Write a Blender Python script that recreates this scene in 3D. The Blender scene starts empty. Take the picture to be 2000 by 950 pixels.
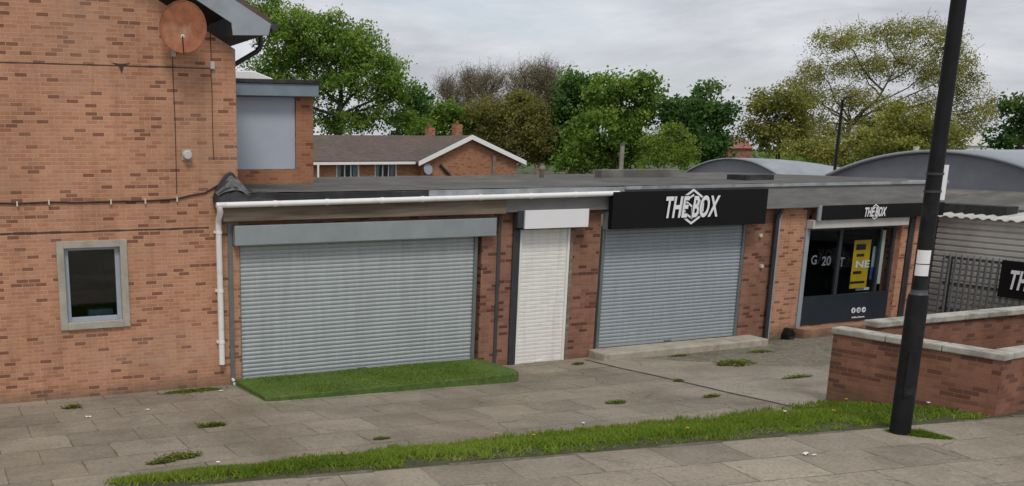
import bpy, math, random
import numpy as np
from mathutils import Vector, noise as mnoise
random.seed(7)
R = math.radians
PI = math.pi
scene = bpy.context.scene
COL = scene.collection

# ------------------------------------------------------------------ survey
# Pinhole camera recovered from the vanishing points of the facade.  at_*() turn
# sight lines into points on real planes, used only to measure where things stand.
F_PX, PX, PY, HZ = 1900.0, 640.0, 720.0, 285.0
PITCH = math.atan((PY - HZ) / F_PX)
_fx = 5500.0 - PX
YAW = math.atan2(F_PX * math.cos(PITCH) + (PY - HZ) * math.sin(PITCH), _fx)
RIGHT = Vector((math.cos(YAW), -math.sin(YAW), 0))
FH = Vector((math.sin(YAW), math.cos(YAW), 0))
FW = FH * math.cos(PITCH) - Vector((0, 0, math.sin(PITCH)))
UP = FH * math.sin(PITCH) + Vector((0, 0, math.cos(PITCH)))
CAM = Vector((-4.80, -16.169, 4.05))


def ray(x, y):
    return FW * F_PX + RIGHT * (x - PX) - UP * (y - PY)


def at_y(x, y, Y=0.0):
    r = ray(x, y)
    return CAM + r * ((Y - CAM.y) / r.y)


def at_x(x, y, X):
    r = ray(x, y)
    return CAM + r * ((X - CAM.x) / r.x)


def at_z(x, y, Z=0.0):
    r = ray(x, y)
    return CAM + r * ((Z - CAM.z) / r.z)


def at_d(x, y, D):
    r = ray(x, y)
    return CAM + r * (D / r.dot(FH))


# ------------------------------------------------------------------ tagging
ROOT_LOC = {}


def tag(o, label=None, cat=None, group=None, kind=None):
    if label: o["label"] = label
    if cat: o["category"] = cat
    if group: o["group"] = group
    if kind: o["kind"] = kind
    return o


def thing(name, loc, label, cat, group=None):
    o = bpy.data.objects.new(name, None)
    o.empty_display_size = 0.2
    COL.objects.link(o)
    o.location = loc
    ROOT_LOC[o] = Vector(loc)
    return tag(o, label, cat, group)


def copy_tree(o, parent=None):
    c = o.copy()
    COL.objects.link(c)
    if parent:
        c.parent = parent
    for ch in list(o.children):
        copy_tree(ch, c)
    return c


class MB:
    """collects faces in world coordinates, builds ONE mesh object"""
    def __init__(s):
        s.v = []; s.f = []; s.sm = []; s.mi = []

    def face(s, pts, smooth=False, mi=0):
        n = len(s.v)
        s.v += [tuple(p) for p in pts]
        s.f.append(tuple(range(n, n + len(pts))))
        s.sm.append(smooth); s.mi.append(mi)
        return s

    def box(s, x0, x1, y0, y1, z0, z1, mi=0):
        n = len(s.v)
        s.v += [(x0, y0, z0), (x1, y0, z0), (x1, y1, z0), (x0, y1, z0), (x0, y0, z1), (x1, y0, z1), (x1, y1, z1), (x0, y1, z1)]
        for f in ((0, 3, 2, 1), (4, 5, 6, 7), (0, 1, 5, 4), (1, 2, 6, 5), (2, 3, 7, 6), (3, 0, 4, 7)):
            s.f.append(tuple(n + i for i in f)); s.sm.append(False); s.mi.append(mi)
        return s

    def prism(s, pts, d, smooth=False):
        """closed polygon pts (3d list) extruded by vector d"""
        n = len(s.v); k = len(pts); d = Vector(d)
        s.v += [tuple(Vector(p)) for p in pts] + [tuple(Vector(p) + d) for p in pts]
        s.f.append(tuple(n + i for i in range(k))[::-1]); s.sm.append(False); s.mi.append(0)
        s.f.append(tuple(n + k + i for i in range(k))); s.sm.append(False); s.mi.append(0)
        for i in range(k):
            j = (i + 1) % k
            s.f.append((n + i, n + j, n + k + j, n + k + i)); s.sm.append(smooth); s.mi.append(0)
        return s

    def obox(s, a, b, w, z0, z1):
        """wall-like box from plan point a to b, width w centred"""
        a = Vector((a[0], a[1], 0)); b = Vector((b[0], b[1], 0))
        t = (b - a).normalized(); n = Vector((-t.y, t.x, 0)) * (w / 2)
        pts = [a - n, b - n, b + n, a + n]
        return s.prism([p + Vector((0, 0, z0)) for p in pts], (0, 0, z1 - z0))

    def tube(s, path, rad, seg=10, cap=True, smooth=True):
        path = [Vector(p) for p in path]
        if not isinstance(rad, (list, tuple)): rad = [rad] * len(path)
        n0 = len(s.v)
        prev = None
        for i, p in enumerate(path):
            if i == 0: t = path[1] - p
            elif i == len(path) - 1: t = p - path[i - 1]
            else: t = (path[i + 1] - p).normalized() + (p - path[i - 1]).normalized()
            if t.length < 1e-9: t = Vector((0, 0, 1))
            t.normalize()
            if prev is None:
                a = Vector((1, 0, 0)) if abs(t.x) < .8 else Vector((0, 1, 0))
                u = t.cross(a).normalized()
            else:
                u = (prev - t * prev.dot(t)).normalized()
            prev = u
            w = t.cross(u)
            for k in range(seg):
                a = 2 * PI * k / seg
                s.v.append(tuple(p + (u * math.cos(a) + w * math.sin(a)) * rad[i]))
        for i in range(len(path) - 1):
            for k in range(seg):
                k2 = (k + 1) % seg
                s.f.append((n0 + i * seg + k, n0 + i * seg + k2, n0 + (i + 1) * seg + k2, n0 + (i + 1) * seg + k))
                s.sm.append(smooth); s.mi.append(0)
        if cap:
            m = n0 + (len(path) - 1) * seg
            for st_, rev in ((n0, True), (m, False)):        # caps on their own vertices keep the shaft shading clean
                c0 = len(s.v); s.v += [s.v[st_ + k] for k in range(seg)]
                q = tuple(c0 + k for k in range(seg)); s.f.append(q[::-1] if rev else q); s.sm.append(False); s.mi.append(0)
        return s

    def ext(s, prof, x0, x1, smooth=False):
        """open profile [(y,z)...] swept along x"""
        n = len(s.v); k = len(prof)
        s.v += [(x0, p[0], p[1]) for p in prof] + [(x1, p[0], p[1]) for p in prof]
        for i in range(k - 1):
            s.f.append((n + i, n + k + i, n + k + i + 1, n + i + 1)); s.sm.append(smooth); s.mi.append(0)
        return s

    def build(s, name, mat, parent=None, bevel=0.0, label=None):
        me = bpy.data.meshes.new(name)
        off = Vector((0, 0, 0))
        p = parent
        while p is not None:
            if p in ROOT_LOC: off = ROOT_LOC[p]
            p = p.parent
        V = np.array(s.v, dtype=np.float64)
        W = V - np.array(off)
        me.from_pydata(W.tolist(), [], s.f)
        me.polygons.foreach_set("use_smooth", s.sm)
        if isinstance(mat, (list, tuple)):
            for m in mat: me.materials.append(m)
            me.polygons.foreach_set("material_index", s.mi)
        else:
            me.materials.append(mat)
        me.update()
        # metric box-projected UVs
        uv = me.uv_layers.new(name="UVMap")
        nl = len(me.loops)
        vi = np.zeros(nl, dtype=np.int32); me.loops.foreach_get("vertex_index", vi)
        npoly = len(me.polygons)
        nrm = np.zeros(npoly * 3); me.polygons.foreach_get("normal", nrm); nrm = np.abs(nrm.reshape(-1, 3))
        tot = np.zeros(npoly, dtype=np.int32); me.polygons.foreach_get("loop_total", tot)
        ln = np.repeat(nrm, tot, axis=0)
        c = V[vi]
        zdom = (ln[:, 2] >= ln[:, 0]) & (ln[:, 2] >= ln[:, 1])
        xdom = (ln[:, 0] > ln[:, 1]) & ~zdom
        U = np.stack([np.where(xdom, c[:, 1], c[:, 0]), np.where(zdom, c[:, 1], c[:, 2])], axis=1)
        uv.data.foreach_set("uv", U.astype(np.float32).ravel())
        o = bpy.data.objects.new(name, me)
        COL.objects.link(o)
        if parent is not None: o.parent = parent
        if bevel > 0:
            b = o.modifiers.new("bevel", 'BEVEL'); b.width = bevel; b.segments = 2; b.limit_method = 'ANGLE'
        if label: o["label"] = label
        return o


# ------------------------------------------------------------------ materials
def new_mat(name):
    m = bpy.data.materials.new(name); m.use_nodes = True
    nt = m.node_tree; nt.nodes.clear()
    out = nt.nodes.new('ShaderNodeOutputMaterial')
    b = nt.nodes.new('ShaderNodeBsdfPrincipled')
    nt.links.new(b.outputs[0], out.inputs[0])
    return m, nt, b, out


def N(nt, t, **kw):
    n = nt.nodes.new(t)
    for k, v in kw.items():
        if k in ('operation', 'blend_type', 'data_type', 'noise_dimensions', 'feature', 'musgrave_type', 'interpolation_type', 'use_clamp', 'normalize', 'distance', 'offset', 'squash', 'wave_type', 'bands_direction', 'clamp'):
            setattr(n, k, v)
        else:
            n.inputs[k].default_value = v
    return n


def ramp(nt, fac, stops):
    r = nt.nodes.new('ShaderNodeValToRGB')
    e = r.color_ramp.elements
    while len(e) > 1: e.remove(e[-1])
    for i, (p, c) in enumerate(stops):
        if i: el = e.new(p)
        else: el = e[0]; el.position = p
        el.color = c if len(c) == 4 else (*c, 1)
    nt.links.new(fac, r.inputs[0])
    return r.outputs[0]


def mix(nt, fac, a, b, mode='MIX'):
    n = nt.nodes.new('ShaderNodeMix'); n.data_type = 'RGBA'; n.blend_type = mode
    for idx, v in ((0, fac), (6, a), (7, b)):
        if isinstance(v, (int, float)): n.inputs[idx].default_value = v
        elif isinstance(v, tuple): n.inputs[idx].default_value = v if len(v) == 4 else (*v, 1)
        else: nt.links.new(v, n.inputs[idx])
    return n.outputs[2]


def math_(nt, op, a, b=None, clamp=False):
    n = nt.nodes.new('ShaderNodeMath'); n.operation = op; n.use_clamp = clamp
    for i, v in enumerate((a, b)):
        if v is None: continue
        if isinstance(v, (int, float)): n.inputs[i].default_value = v
        else: nt.links.new(v, n.inputs[i])
    return n.outputs[0]


def pos(nt):
    return nt.nodes.new('ShaderNodeNewGeometry').outputs['Position']


def mapped(nt, vec, scale=(1, 1, 1), loc=(0, 0, 0), rot=(0, 0, 0)):
    m = nt.nodes.new('ShaderNodeMapping')
    m.inputs['Scale'].default_value = scale; m.inputs['Location'].default_value = loc; m.inputs['Rotation'].default_value = rot
    nt.links.new(vec, m.inputs[0])
    return m.outputs[0]


def noise(nt, vec, scale, detail=4, rough=.55, dist=0.0):
    n = N(nt, 'ShaderNodeTexNoise', Scale=scale, Detail=detail, Roughness=rough, Distortion=dist)
    nt.links.new(vec, n.inputs['Vector'])
    return n.outputs[0]


def bump(nt, b, h, strength=.4, dist=.01):
    n = nt.nodes.new('ShaderNodeBump'); n.inputs['Strength'].default_value = strength; n.inputs['Distance'].default_value = dist
    nt.links.new(h, n.inputs['Height']); nt.links.new(n.outputs[0], b.inputs['Normal'])


def mottled(name, c, var=.18, scale=6.0, rough=.7, metal=0.0, bmp=.15, dirt=None, dirt_scale=1.2, stretch=(1, 1, 1), spec=.5, dirt_lo=.52, dirt_hi=.72, bdist=.006):
    m, nt, b, _ = new_mat(name)
    p = mapped(nt, pos(nt), stretch)
    n = noise(nt, p, scale, 6, .6)
    lo = tuple(max(0, x * (1 - var)) for x in c); hi = tuple(min(1, x * (1 + var)) for x in c)
    col = ramp(nt, n, [(.3, lo), (.7, hi)])
    if dirt:
        d = noise(nt, p, dirt_scale, 8, .65, .3)
        f = ramp(nt, d, [(dirt_lo, (0, 0, 0)), (dirt_hi, (1, 1, 1))])
        col = mix(nt, f, col, dirt)
    nt.links.new(col, b.inputs['Base Color'])
    b.inputs['Roughness'].default_value = rough; b.inputs['Metallic'].default_value = metal
    b.inputs['Specular IOR Level'].default_value = spec
    if bmp:
        bump(nt, b, noise(nt, p, scale * 6, 5, .6), bmp, bdist)
    return m


def brick_mat(name, pale, mid, dark, mortar, bw=.2, rh=.0685, dark_frac=.12, streak=None, patch=None, stain_amt=.25, msize=.005, moss=None, big=None):
    m, nt, b, _ = new_mat(name)
    uv = nt.nodes.new('ShaderNodeUVMap').outputs[0]
    # slightly wandering courses
    w = noise(nt, uv, 1.3, 2, .5)
    wob = N(nt, 'ShaderNodeCombineXYZ'); nt.links.new(math_(nt, 'MULTIPLY', math_(nt, 'SUBTRACT', w, .5), .02), wob.inputs[1])
    add = nt.nodes.new('ShaderNodeVectorMath'); add.operation = 'ADD'
    nt.links.new(uv, add.inputs[0]); nt.links.new(wob.outputs[0], add.inputs[1])
    br = nt.nodes.new('ShaderNodeTexBrick'); br.offset = .5; br.squash = 1
    for k, v in {'Color1': (0, 0, 0, 1), 'Color2': (1, 1, 1, 1), 'Mortar': (.5, .5, .5, 1), 'Scale': 1.0, 'Mortar Size': msize, 'Mortar Smooth': .3, 'Bias': 0.0, 'Brick Width': bw, 'Row Height': rh}.items():
        br.inputs[k].default_value = v
    nt.links.new(add.outputs[0], br.inputs[0])
    sp = nt.nodes.new('ShaderNodeSeparateXYZ'); nt.links.new(add.outputs[0], sp.inputs[0])
    row = math_(nt, 'FLOOR', math_(nt, 'DIVIDE', sp.outputs[1], rh))
    par = math_(nt, 'SUBTRACT', row, math_(nt, 'MULTIPLY', math_(nt, 'FLOOR', math_(nt, 'DIVIDE', row, 2.0)), 2.0))
    colid = math_(nt, 'FLOOR', math_(nt, 'ADD', math_(nt, 'DIVIDE', sp.outputs[0], bw), math_(nt, 'MULTIPLY', math_(nt, 'SUBTRACT', 1.0, par), .5)))
    cid = nt.nodes.new('ShaderNodeCombineXYZ'); nt.links.new(colid, cid.inputs[0]); nt.links.new(row, cid.inputs[1])
    wn = nt.nodes.new('ShaderNodeTexWhiteNoise'); wn.noise_dimensions = '2D'; nt.links.new(cid.outputs[0], wn.inputs['Vector'])
    d = dark_frac
    c = ramp(nt, wn.outputs['Value'], [(0, dark), (d * .6, dark), (d, mid), (d + .25, tuple((a + q) / 2 for a, q in zip(mid, pale))), (1, pale)])
    g = noise(nt, uv, 40, 4, .6)
    c = mix(nt, .35, c, ramp(nt, g, [(.3, (.55, .55, .55)), (.7, (1.3, 1.3, 1.3))]), 'MULTIPLY')
    col = mix(nt, br.outputs[1], c, mortar)
    # weathering
    s = noise(nt, mapped(nt, uv, (1.2, .45, 1)), .9, 7, .62)
    col = mix(nt, stain_amt, col, ramp(nt, s, [(.3, (.55, .52, .5)), (.55, (1, 1, 1)), (.75, (1.25, 1.22, 1.2))]), 'MULTIPLY')
    if big:
        s2 = noise(nt, mapped(nt, uv, (1, .5, 1), (9, 3, 0)), .55, 5, .6)
        col = mix(nt, math_(nt, 'MULTIPLY', ramp(nt, s2, [(.5, (0, 0, 0)), (.68, (1, 1, 1))]), .35), col, big)
    # vertical soot / run-off streaks
    st = noise(nt, mapped(nt, uv, (3.2, .28, 1), (4, 7, 0)), 1.6, 6, .6)
    col = mix(nt, math_(nt, 'MULTIPLY', ramp(nt, st, [(.52, (0, 0, 0)), (.72, (1, 1, 1))]), .38), col, tuple(x * .62 for x in mid))
    if patch:      # scrubbed, paler area of wall
        su = nt.nodes.new('ShaderNodeSeparateXYZ'); nt.links.new(uv, su.inputs[0])
        dx = math_(nt, 'DIVIDE', math_(nt, 'SUBTRACT', su.outputs[0], patch[0]), patch[2]); dz = math_(nt, 'DIVIDE', math_(nt, 'SUBTRACT', su.outputs[1], patch[1]), patch[3])
        r2 = math_(nt, 'ADD', math_(nt, 'MULTIPLY', dx, dx), math_(nt, 'MULTIPLY', dz, dz))
        fade = math_(nt, 'MULTIPLY', math_(nt, 'SUBTRACT', 1.0, r2, True), ramp(nt, noise(nt, uv, 3.5, 6, .7), [(.4, (0, 0, 0)), (.65, (1, 1, 1))]))
        col = mix(nt, math_(nt, 'MULTIPLY', fade, .5), col, (.52, .36, .28))
    if moss:
        sep = nt.nodes.new('ShaderNodeSeparateXYZ'); nt.links.new(pos(nt), sep.inputs[0])
        lim = math_(nt, 'ADD', moss[1], math_(nt, 'MULTIPLY', noise(nt, uv, 2.2, 6, .7), .55))
        f = math_(nt, 'MULTIPLY', math_(nt, 'SUBTRACT', lim, sep.outputs[2]), 3.5, True)
        f = math_(nt, 'MULTIPLY', f, moss[2], True)
        col = mix(nt, f, col, moss[0])
    nt.links.new(col, b.inputs['Base Color'])
    b.inputs['Roughness'].default_value = .9; b.inputs['Specular IOR Level'].default_value = .25
    h = math_(nt, 'SUBTRACT', math_(nt, 'MULTIPLY', g, .3), br.outputs[1])
    bump(nt, b, h, .5, .008)
    return m


def paving_mat(name, base, joint, sw, sh, rot=0.0, var=.25, moss=(.07, .09, .025), loc=(0, 0, 0), msize=.009):
    m, nt, b, _ = new_mat(name)
    p = mapped(nt, pos(nt), (1, 1, 1), loc, (0, 0, rot))
    wn = nt.nodes.new('ShaderNodeTexNoise'); wn.inputs['Scale'].default_value = 1.1; nt.links.new(p, wn.inputs[0])
    wv = nt.nodes.new('ShaderNodeVectorMath'); wv.operation = 'MULTIPLY_ADD'
    nt.links.new(wn.outputs[1], wv.inputs[0]); wv.inputs[1].default_value = (.03, .03, 0); nt.links.new(p, wv.inputs[2])
    br = nt.nodes.new('ShaderNodeTexBrick'); br.offset = .5
    for k, v in {'Color1': (0, 0, 0, 1), 'Color2': (1, 1, 1, 1), 'Mortar': (.5, .5, .5, 1), 'Scale': 1.0, 'Mortar Size': msize, 'Mortar Smooth': .4, 'Bias': 0.0, 'Brick Width': sw, 'Row Height': sh}.items():
        br.inputs[k].default_value = v
    nt.links.new(wv.outputs[0], br.inputs[0])
    col = ramp(nt, br.outputs[0], [(0, tuple(x * (1 - var) for x in base)), (.5, base), (.86, tuple(x * (1 + .4 * var) for x in base)), (.94, tuple(x * (1 + 1.3 * var) for x in base))])
    n1 = noise(nt, p, .7, 8, .65)
    col = mix(nt, .75, col, ramp(nt, n1, [(.32, (.62, .61, .58)), (.5, (1, 1, 1)), (.72, (1.3, 1.27, 1.2))]), 'MULTIPLY')
    n2 = noise(nt, p, 22, 8, .75)
    col = mix(nt, .75, col, ramp(nt, n2, [(.28, (.5, .5, .48)), (.5, (1, 1, 1)), (.72, (1.4, 1.4, 1.35))]), 'MULTIPLY')
    n4 = noise(nt, p, 5, 6, .7)
    col = mix(nt, math_(nt, 'MULTIPLY', ramp(nt, n4, [(.58, (0, 0, 0)), (.7, (1, 1, 1))]), .5), col, tuple(x * .55 for x in base))
    jm = noise(nt, p, 1.6, 5, .6)
    jf = math_(nt, 'MULTIPLY', br.outputs[1], ramp(nt, jm, [(.36, (.12, .12, .12)), (.62, (.85, .85, .85))]))
    col = mix(nt, jf, col, joint)
    # thin moss creeping out of the joints
    mo = noise(nt, p, .9, 7, .7, .4)
    wide = nt.nodes.new('ShaderNodeTexBrick'); wide.offset = .5
    for k, v in {'Scale': 1.0, 'Mortar Size': .05, 'Mortar Smooth': 1.0, 'Brick Width': sw, 'Row Height': sh}.items(): wide.inputs[k].default_value = v
    nt.links.new(wv.outputs[0], wide.inputs[0])
    mf = math_(nt, 'MULTIPLY', wide.outputs[1], ramp(nt, math_(nt, 'MULTIPLY', mo, math_(nt, 'ADD', .5, noise(nt, p, 14, 4, .7))), [(.56, (0, 0, 0)), (.7, (.8, .8, .8))]))
    col = mix(nt, mf, col, moss)
    # hairline cracks and trodden-in spots
    vo = nt.nodes.new('ShaderNodeTexVoronoi'); vo.feature = 'DISTANCE_TO_EDGE'; vo.inputs['Scale'].default_value = .75
    cw = nt.nodes.new('ShaderNodeVectorMath'); cw.operation = 'MULTIPLY_ADD'; n6 = nt.nodes.new('ShaderNodeTexNoise'); n6.inputs['Scale'].default_value = 4; n6.inputs['Detail'].default_value = 6; nt.links.new(p, n6.inputs[0])
    nt.links.new(n6.outputs[1], cw.inputs[0]); cw.inputs[1].default_value = (.25, .25, 0); nt.links.new(p, cw.inputs[2]); nt.links.new(cw.outputs[0], vo.inputs['Vector'])
    ck = math_(nt, 'MULTIPLY', ramp(nt, vo.outputs[0], [(0, (1, 1, 1)), (.010, (0, 0, 0))]), ramp(nt, noise(nt, p, .45, 3, .5), [(.52, (0, 0, 0)), (.58, (.8, .8, .8))]))
    col = mix(nt, ck, col, joint)
    v2 = nt.nodes.new('ShaderNodeTexVoronoi'); v2.inputs['Scale'].default_value = 3.2; nt.links.new(p, v2.inputs['Vector'])
    col = mix(nt, ramp(nt, v2.outputs[0], [(.07, (.6, .6, .6)), (.09, (0, 0, 0))]), col, tuple(x * .45 for x in base))
    n7 = noise(nt, mapped(nt, p, (1, 1, 1), (5, 2, 0)), .38, 7, .7, .6)
    col = mix(nt, math_(nt, 'MULTIPLY', ramp(nt, n7, [(.5, (0, 0, 0)), (.66, (1, 1, 1))]), .45), col, (base[0] * .62, base[1] * .56, base[2] * .48))
    nt.links.new(col, b.inputs['Base Color'])
    b.inputs['Roughness'].default_value = .92; b.inputs['Specular IOR Level'].default_value = .25
    bump(nt, b, math_(nt, 'SUBTRACT', math_(nt, 'MULTIPLY', n2, .5), jf), .6, .012)
    return m


def glass_mat(name, tint=(1, 1, 1), refl=1.0):
    m = bpy.data.materials.new(name); m.use_nodes = True; nt = m.node_tree; nt.nodes.clear()
    out = nt.nodes.new('ShaderNodeOutputMaterial')
    t = nt.nodes.new('ShaderNodeBsdfTransparent'); t.inputs[0].default_value = (*tint, 1)
    g = nt.nodes.new('ShaderNodeBsdfGlossy'); g.inputs['Roughness'].default_value = .03; g.inputs[0].default_value = (.9, .93, .95, 1)
    fr = nt.nodes.new('ShaderNodeFresnel'); fr.inputs[0].default_value = 1.5
    mx = nt.nodes.new('ShaderNodeMixShader')
    nt.links.new(math_(nt, 'MULTIPLY', fr.outputs[0], refl, True), mx.inputs[0]); nt.links.new(t.outputs[0], mx.inputs[1]); nt.links.new(g.outputs[0], mx.inputs[2])
    nt.links.new(mx.outputs[0], out.inputs[0])
    return m


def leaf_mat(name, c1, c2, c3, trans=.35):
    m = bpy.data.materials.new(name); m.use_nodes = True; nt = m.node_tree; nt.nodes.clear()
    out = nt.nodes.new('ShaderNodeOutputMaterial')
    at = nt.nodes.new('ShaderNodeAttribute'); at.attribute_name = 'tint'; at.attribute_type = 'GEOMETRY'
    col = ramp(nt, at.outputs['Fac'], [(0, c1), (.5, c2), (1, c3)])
    d = nt.nodes.new('ShaderNodeBsdfPrincipled'); d.inputs['Roughness'].default_value = .8; d.inputs['Specular IOR Level'].default_value = .12
    tr = nt.nodes.new('ShaderNodeBsdfTranslucent')
    nt.links.new(col, d.inputs['Base Color'])
    nt.links.new(mix(nt, 1.0, col, (1.2, 1.25, .75), 'MULTIPLY'), tr.inputs[0])
    mx = nt.nodes.new('ShaderNodeMixShader'); mx.inputs[0].default_value = trans
    nt.links.new(d.outputs[0], mx.inputs[1]); nt.links.new(tr.outputs[0], mx.inputs[2]); nt.links.new(mx.outputs[0], out.inputs[0])
    return m


M = {}
M['brick_a'] = brick_mat('salmon_brick', (.56, .287, .172), (.45, .205, .118), (.25, .108, .066), (.53, .365, .26), bw=.188, rh=.0635, dark_frac=.15, msize=.0055, stain_amt=.5, patch=(-1.2, .62, 1.5, .42),
                         moss=((.13, .105, .075), -.10, .8), big=(.36, .24, .17))
M['brick_b'] = brick_mat('shop_brick', (.33, .165, .108), (.25, .112, .075), (.13, .055, .04), (.26, .19, .145), dark_frac=.2,
                         moss=((.05, .05, .03), -.35, .7), stain_amt=.5)
M['brick_red'] = brick_mat('red_brick', (.30, .14, .09), (.225, .098, .064), (.155, .066, .046), (.22, .15, .11), dark_frac=.25, stain_amt=.7,
                           moss=((.07, .07, .04), .2, .5))
M['brick_far'] = brick_mat('orange_brick', (.42, .20, .11), (.36, .155, .085), (.22, .09, .055), (.36, .24, .16), dark_frac=.15)
M['concrete'] = mottled('weathered_concrete', (.36, .34, .30), .22, 5, .9, bmp=.35, dirt=(.16, .15, .12), dirt_scale=2.5)
M['coping'] = mottled('coping_stone', (.42, .40, .35), .2, 6, .9, bmp=.35, dirt=(.17, .165, .13), dirt_scale=2.2, dirt_lo=.48)
M['surround'] = mottled('window_concrete', (.40, .37, .31), .15, 5, .85, bmp=.2, dirt=(.25, .23, .19))
M['upvc_grey'] = mottled('grey_frame', (.36, .40, .45), .06, 3, .45, bmp=.03)
M['white_pvc'] = mottled('white_pvc', (.84, .835, .815), .04, 3, .4, bmp=.03, dirt=(.66, .65, .60), dirt_scale=3, dirt_lo=.56)
M['timber'] = mottled('weathered_timber', (.19, .145, .105), .45, 2.0, .9, bmp=.4, dirt=(.29, .25, .20), dirt_scale=1.1, stretch=(.35, 1, 5))
M['grey_board'] = mottled('grey_fascia', (.20, .195, .19), .3, 2.0, .85, bmp=.3, dirt=(.13, .12, .11), dirt_scale=1.0, stretch=(.5, 1, 4))
M['felt'] = mottled('black_felt', (.022, .022, .024), .4, 5, .75, bmp=.5, dirt=(.07, .07, .068), dirt_scale=1.6)
M['roof_felt'] = mottled('grey_roof_felt', (.085, .08, .072), .35, 2.2, .9, bmp=.6, dirt=(.15, .145, .125), dirt_scale=.8, dirt_lo=.47)
M['felt_grey'] = mottled('weathered_felt', (.12, .125, .125), .5, 6, .8, bmp=.5, dirt=(.035, .035, .035), dirt_scale=3)
M['lead'] = mottled('lead_flashing', (.30, .32, .33), .3, 3, .6, bmp=.4, dirt=(.15, .15, .15), dirt_scale=2)
M['galv'] = mottled('galvanised_slats', (.42, .455, .46), .08, 3, .42, metal=.1, bmp=.05, stretch=(4, 1, .4), dirt=(.36, .385, .38), dirt_scale=.9, dirt_hi=.8)
M['galv_box'] = mottled('galvanised_box', (.30, .345, .35), .10, 2.0, .45, metal=.25, bmp=.05, dirt=(.25, .28, .28), dirt_scale=.7)
M['galv2'] = mottled('bluish_galvanised_slats', (.355, .40, .43), .08, 3, .42, metal=.1, bmp=.05, stretch=(4, 1, .4), dirt=(.30, .335, .355), dirt_scale=.9, dirt_hi=.8)
M['guide'] = mottled('guide_rail_metal', (.17, .19, .19), .15, 4, .5, metal=.3, bmp=.05)
M['dark_metal'] = mottled('dark_grey_metal', (.045, .047, .055), .2, 4, .5, metal=.2, bmp=.05)
M['white_slat'] = mottled('cream_slats', (.80, .785, .745), .05, 3, .45, bmp=.04, stretch=(4, 1, .4), dirt=(.64, .62, .57), dirt_scale=1.0)
M['white_panel'] = mottled('white_board', (.80, .80, .81), .03, 2, .45, bmp=.02)
M['sign_black'] = mottled('black_sign_board', (.007, .007, .008), .15, 3, .55, bmp=.02, spec=.2)
M['letter'] = mottled('white_lettering', (.82, .82, .84), .04, 4, .4, bmp=0)
M['grey_letter'] = mottled('grey_lettering', (.15, .16, .19), .1, 4, .4, bmp=0)
M['navy'] = mottled('navy_panel', (.022, .030, .042), .15, 3, .35, bmp=.02)
M['black_paint'] = mottled('black_paint', (.010, .010, .012), .35, 4, .6, bmp=.15, spec=.25, dirt=(.035, .032, .030), dirt_scale=2.5, dirt_lo=.56)
M['grey_band'] = mottled('grey_band', (.06, .06, .07), .1, 6, .5, bmp=0)
M['sticker'] = mottled('white_sticker', (.80, .80, .79), .04, 9, .5, bmp=0)
M['rust'] = mottled('rusty_steel', (.30, .115, .06), .3, 7, .85, bmp=.25, dirt=(.40, .22, .14), dirt_scale=2.6, spec=.2)
M['blue_grey'] = mottled('blue_grey_panel', (.42, .47, .54), .04, 1.5, .5, bmp=.02)
M['barge'] = mottled('grey_bargeboard', (.30, .335, .37), .12, 3, .6, bmp=.05, dirt=(.22, .24, .26))
M['fascia_blue'] = mottled('slate_fascia', (.20, .25, .29), .12, 3, .55, bmp=.05)
M['soffit'] = mottled('dark_soffit', (.06, .06, .06), .2, 3, .8, bmp=.05)
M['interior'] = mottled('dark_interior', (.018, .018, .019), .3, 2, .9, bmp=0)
M['tile'] = mottled('roof_tiles', (.115, .082, .068), .3, 3, .9, bmp=.4, dirt=(.075, .065, .05), dirt_scale=.5, stretch=(1, 1, 4))
M['red_tile'] = mottled('red_roof_tiles', (.26, .105, .075), .25, 1, .9, bmp=.2)
M['vault'] = mottled('vault_sheet', (.30, .32, .35), .12, .8, .45, bmp=.1, dirt=(.19, .20, .215), dirt_scale=.3, spec=.6)
M['vault_end'] = mottled('vault_end_cladding', (.19, .20, .225), .15, 1, .7, bmp=.1)
M['clad'] = mottled('grey_cladding', (.55, .535, .50), .10, 2, .6, metal=.1, bmp=.1, dirt=(.43, .41, .37), dirt_scale=1.2)
M['moss_roof'] = mottled('mossy_roof', (.13, .125, .11), .35, 1.2, .95, bmp=.5, dirt=(.27, .26, .20), dirt_scale=.8, dirt_lo=.5)
M['palisade'] = mottled('palisade_steel', (.145, .15, .16), .15, 4, .5, metal=.35, bmp=.05)
M['turf'] = mottled('turf_backing', (.085, .14, .03), .3, 8, .95, bmp=.5)
M['terrain'] = mottled('rough_ground', (.075, .085, .045), .35, .15, .95, bmp=.1, dirt=(.12, .10, .075), dirt_scale=.05)
M['paving'] = paving_mat('old_paving', (.258, .226, .178), (.055, .045, .032), .92, .78, 0, .13, loc=(.1, .3, 0))
M['paving2'] = paving_mat('footway_paving', (.285, .247, .195), (.075, .062, .048), .98, .72, R(7.4), .17, loc=(.45, .12, 0))
M['path'] = paving_mat('concrete_path', (.31, .275, .225), (.10, .09, .07), 1.5, 1.3, 0, .10, loc=(.3, .5, 0))
M['gravel'] = mottled('weedy_gravel', (.21, .19, .145), .45, 12, .97, bmp=.9, dirt=(.10, .11, .045), dirt_scale=1.3, dirt_lo=.5, dirt_hi=.75, bdist=.02)
M['kerb'] = mottled('edging_stone', (.15, .13, .105), .35, 7, .95, bmp=.6, dirt=(.06, .07, .03), dirt_scale=2.4, dirt_lo=.45)
M['step'] = mottled('concrete_step', (.40, .36, .29), .18, 5, .92, bmp=.4, dirt=(.24, .21, .15), dirt_scale=2)
M['soil'] = mottled('verge_soil', (.06, .06, .028), .3, 6, .95, bmp=.6)
M['yellow'] = mottled('yellow_poster', (.60, .36, .015), .12, 5, .5, bmp=0)
M['blue_poster'] = mottled('blue_poster', (.03, .07, .30), .3, 5, .5, bmp=0)
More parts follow.
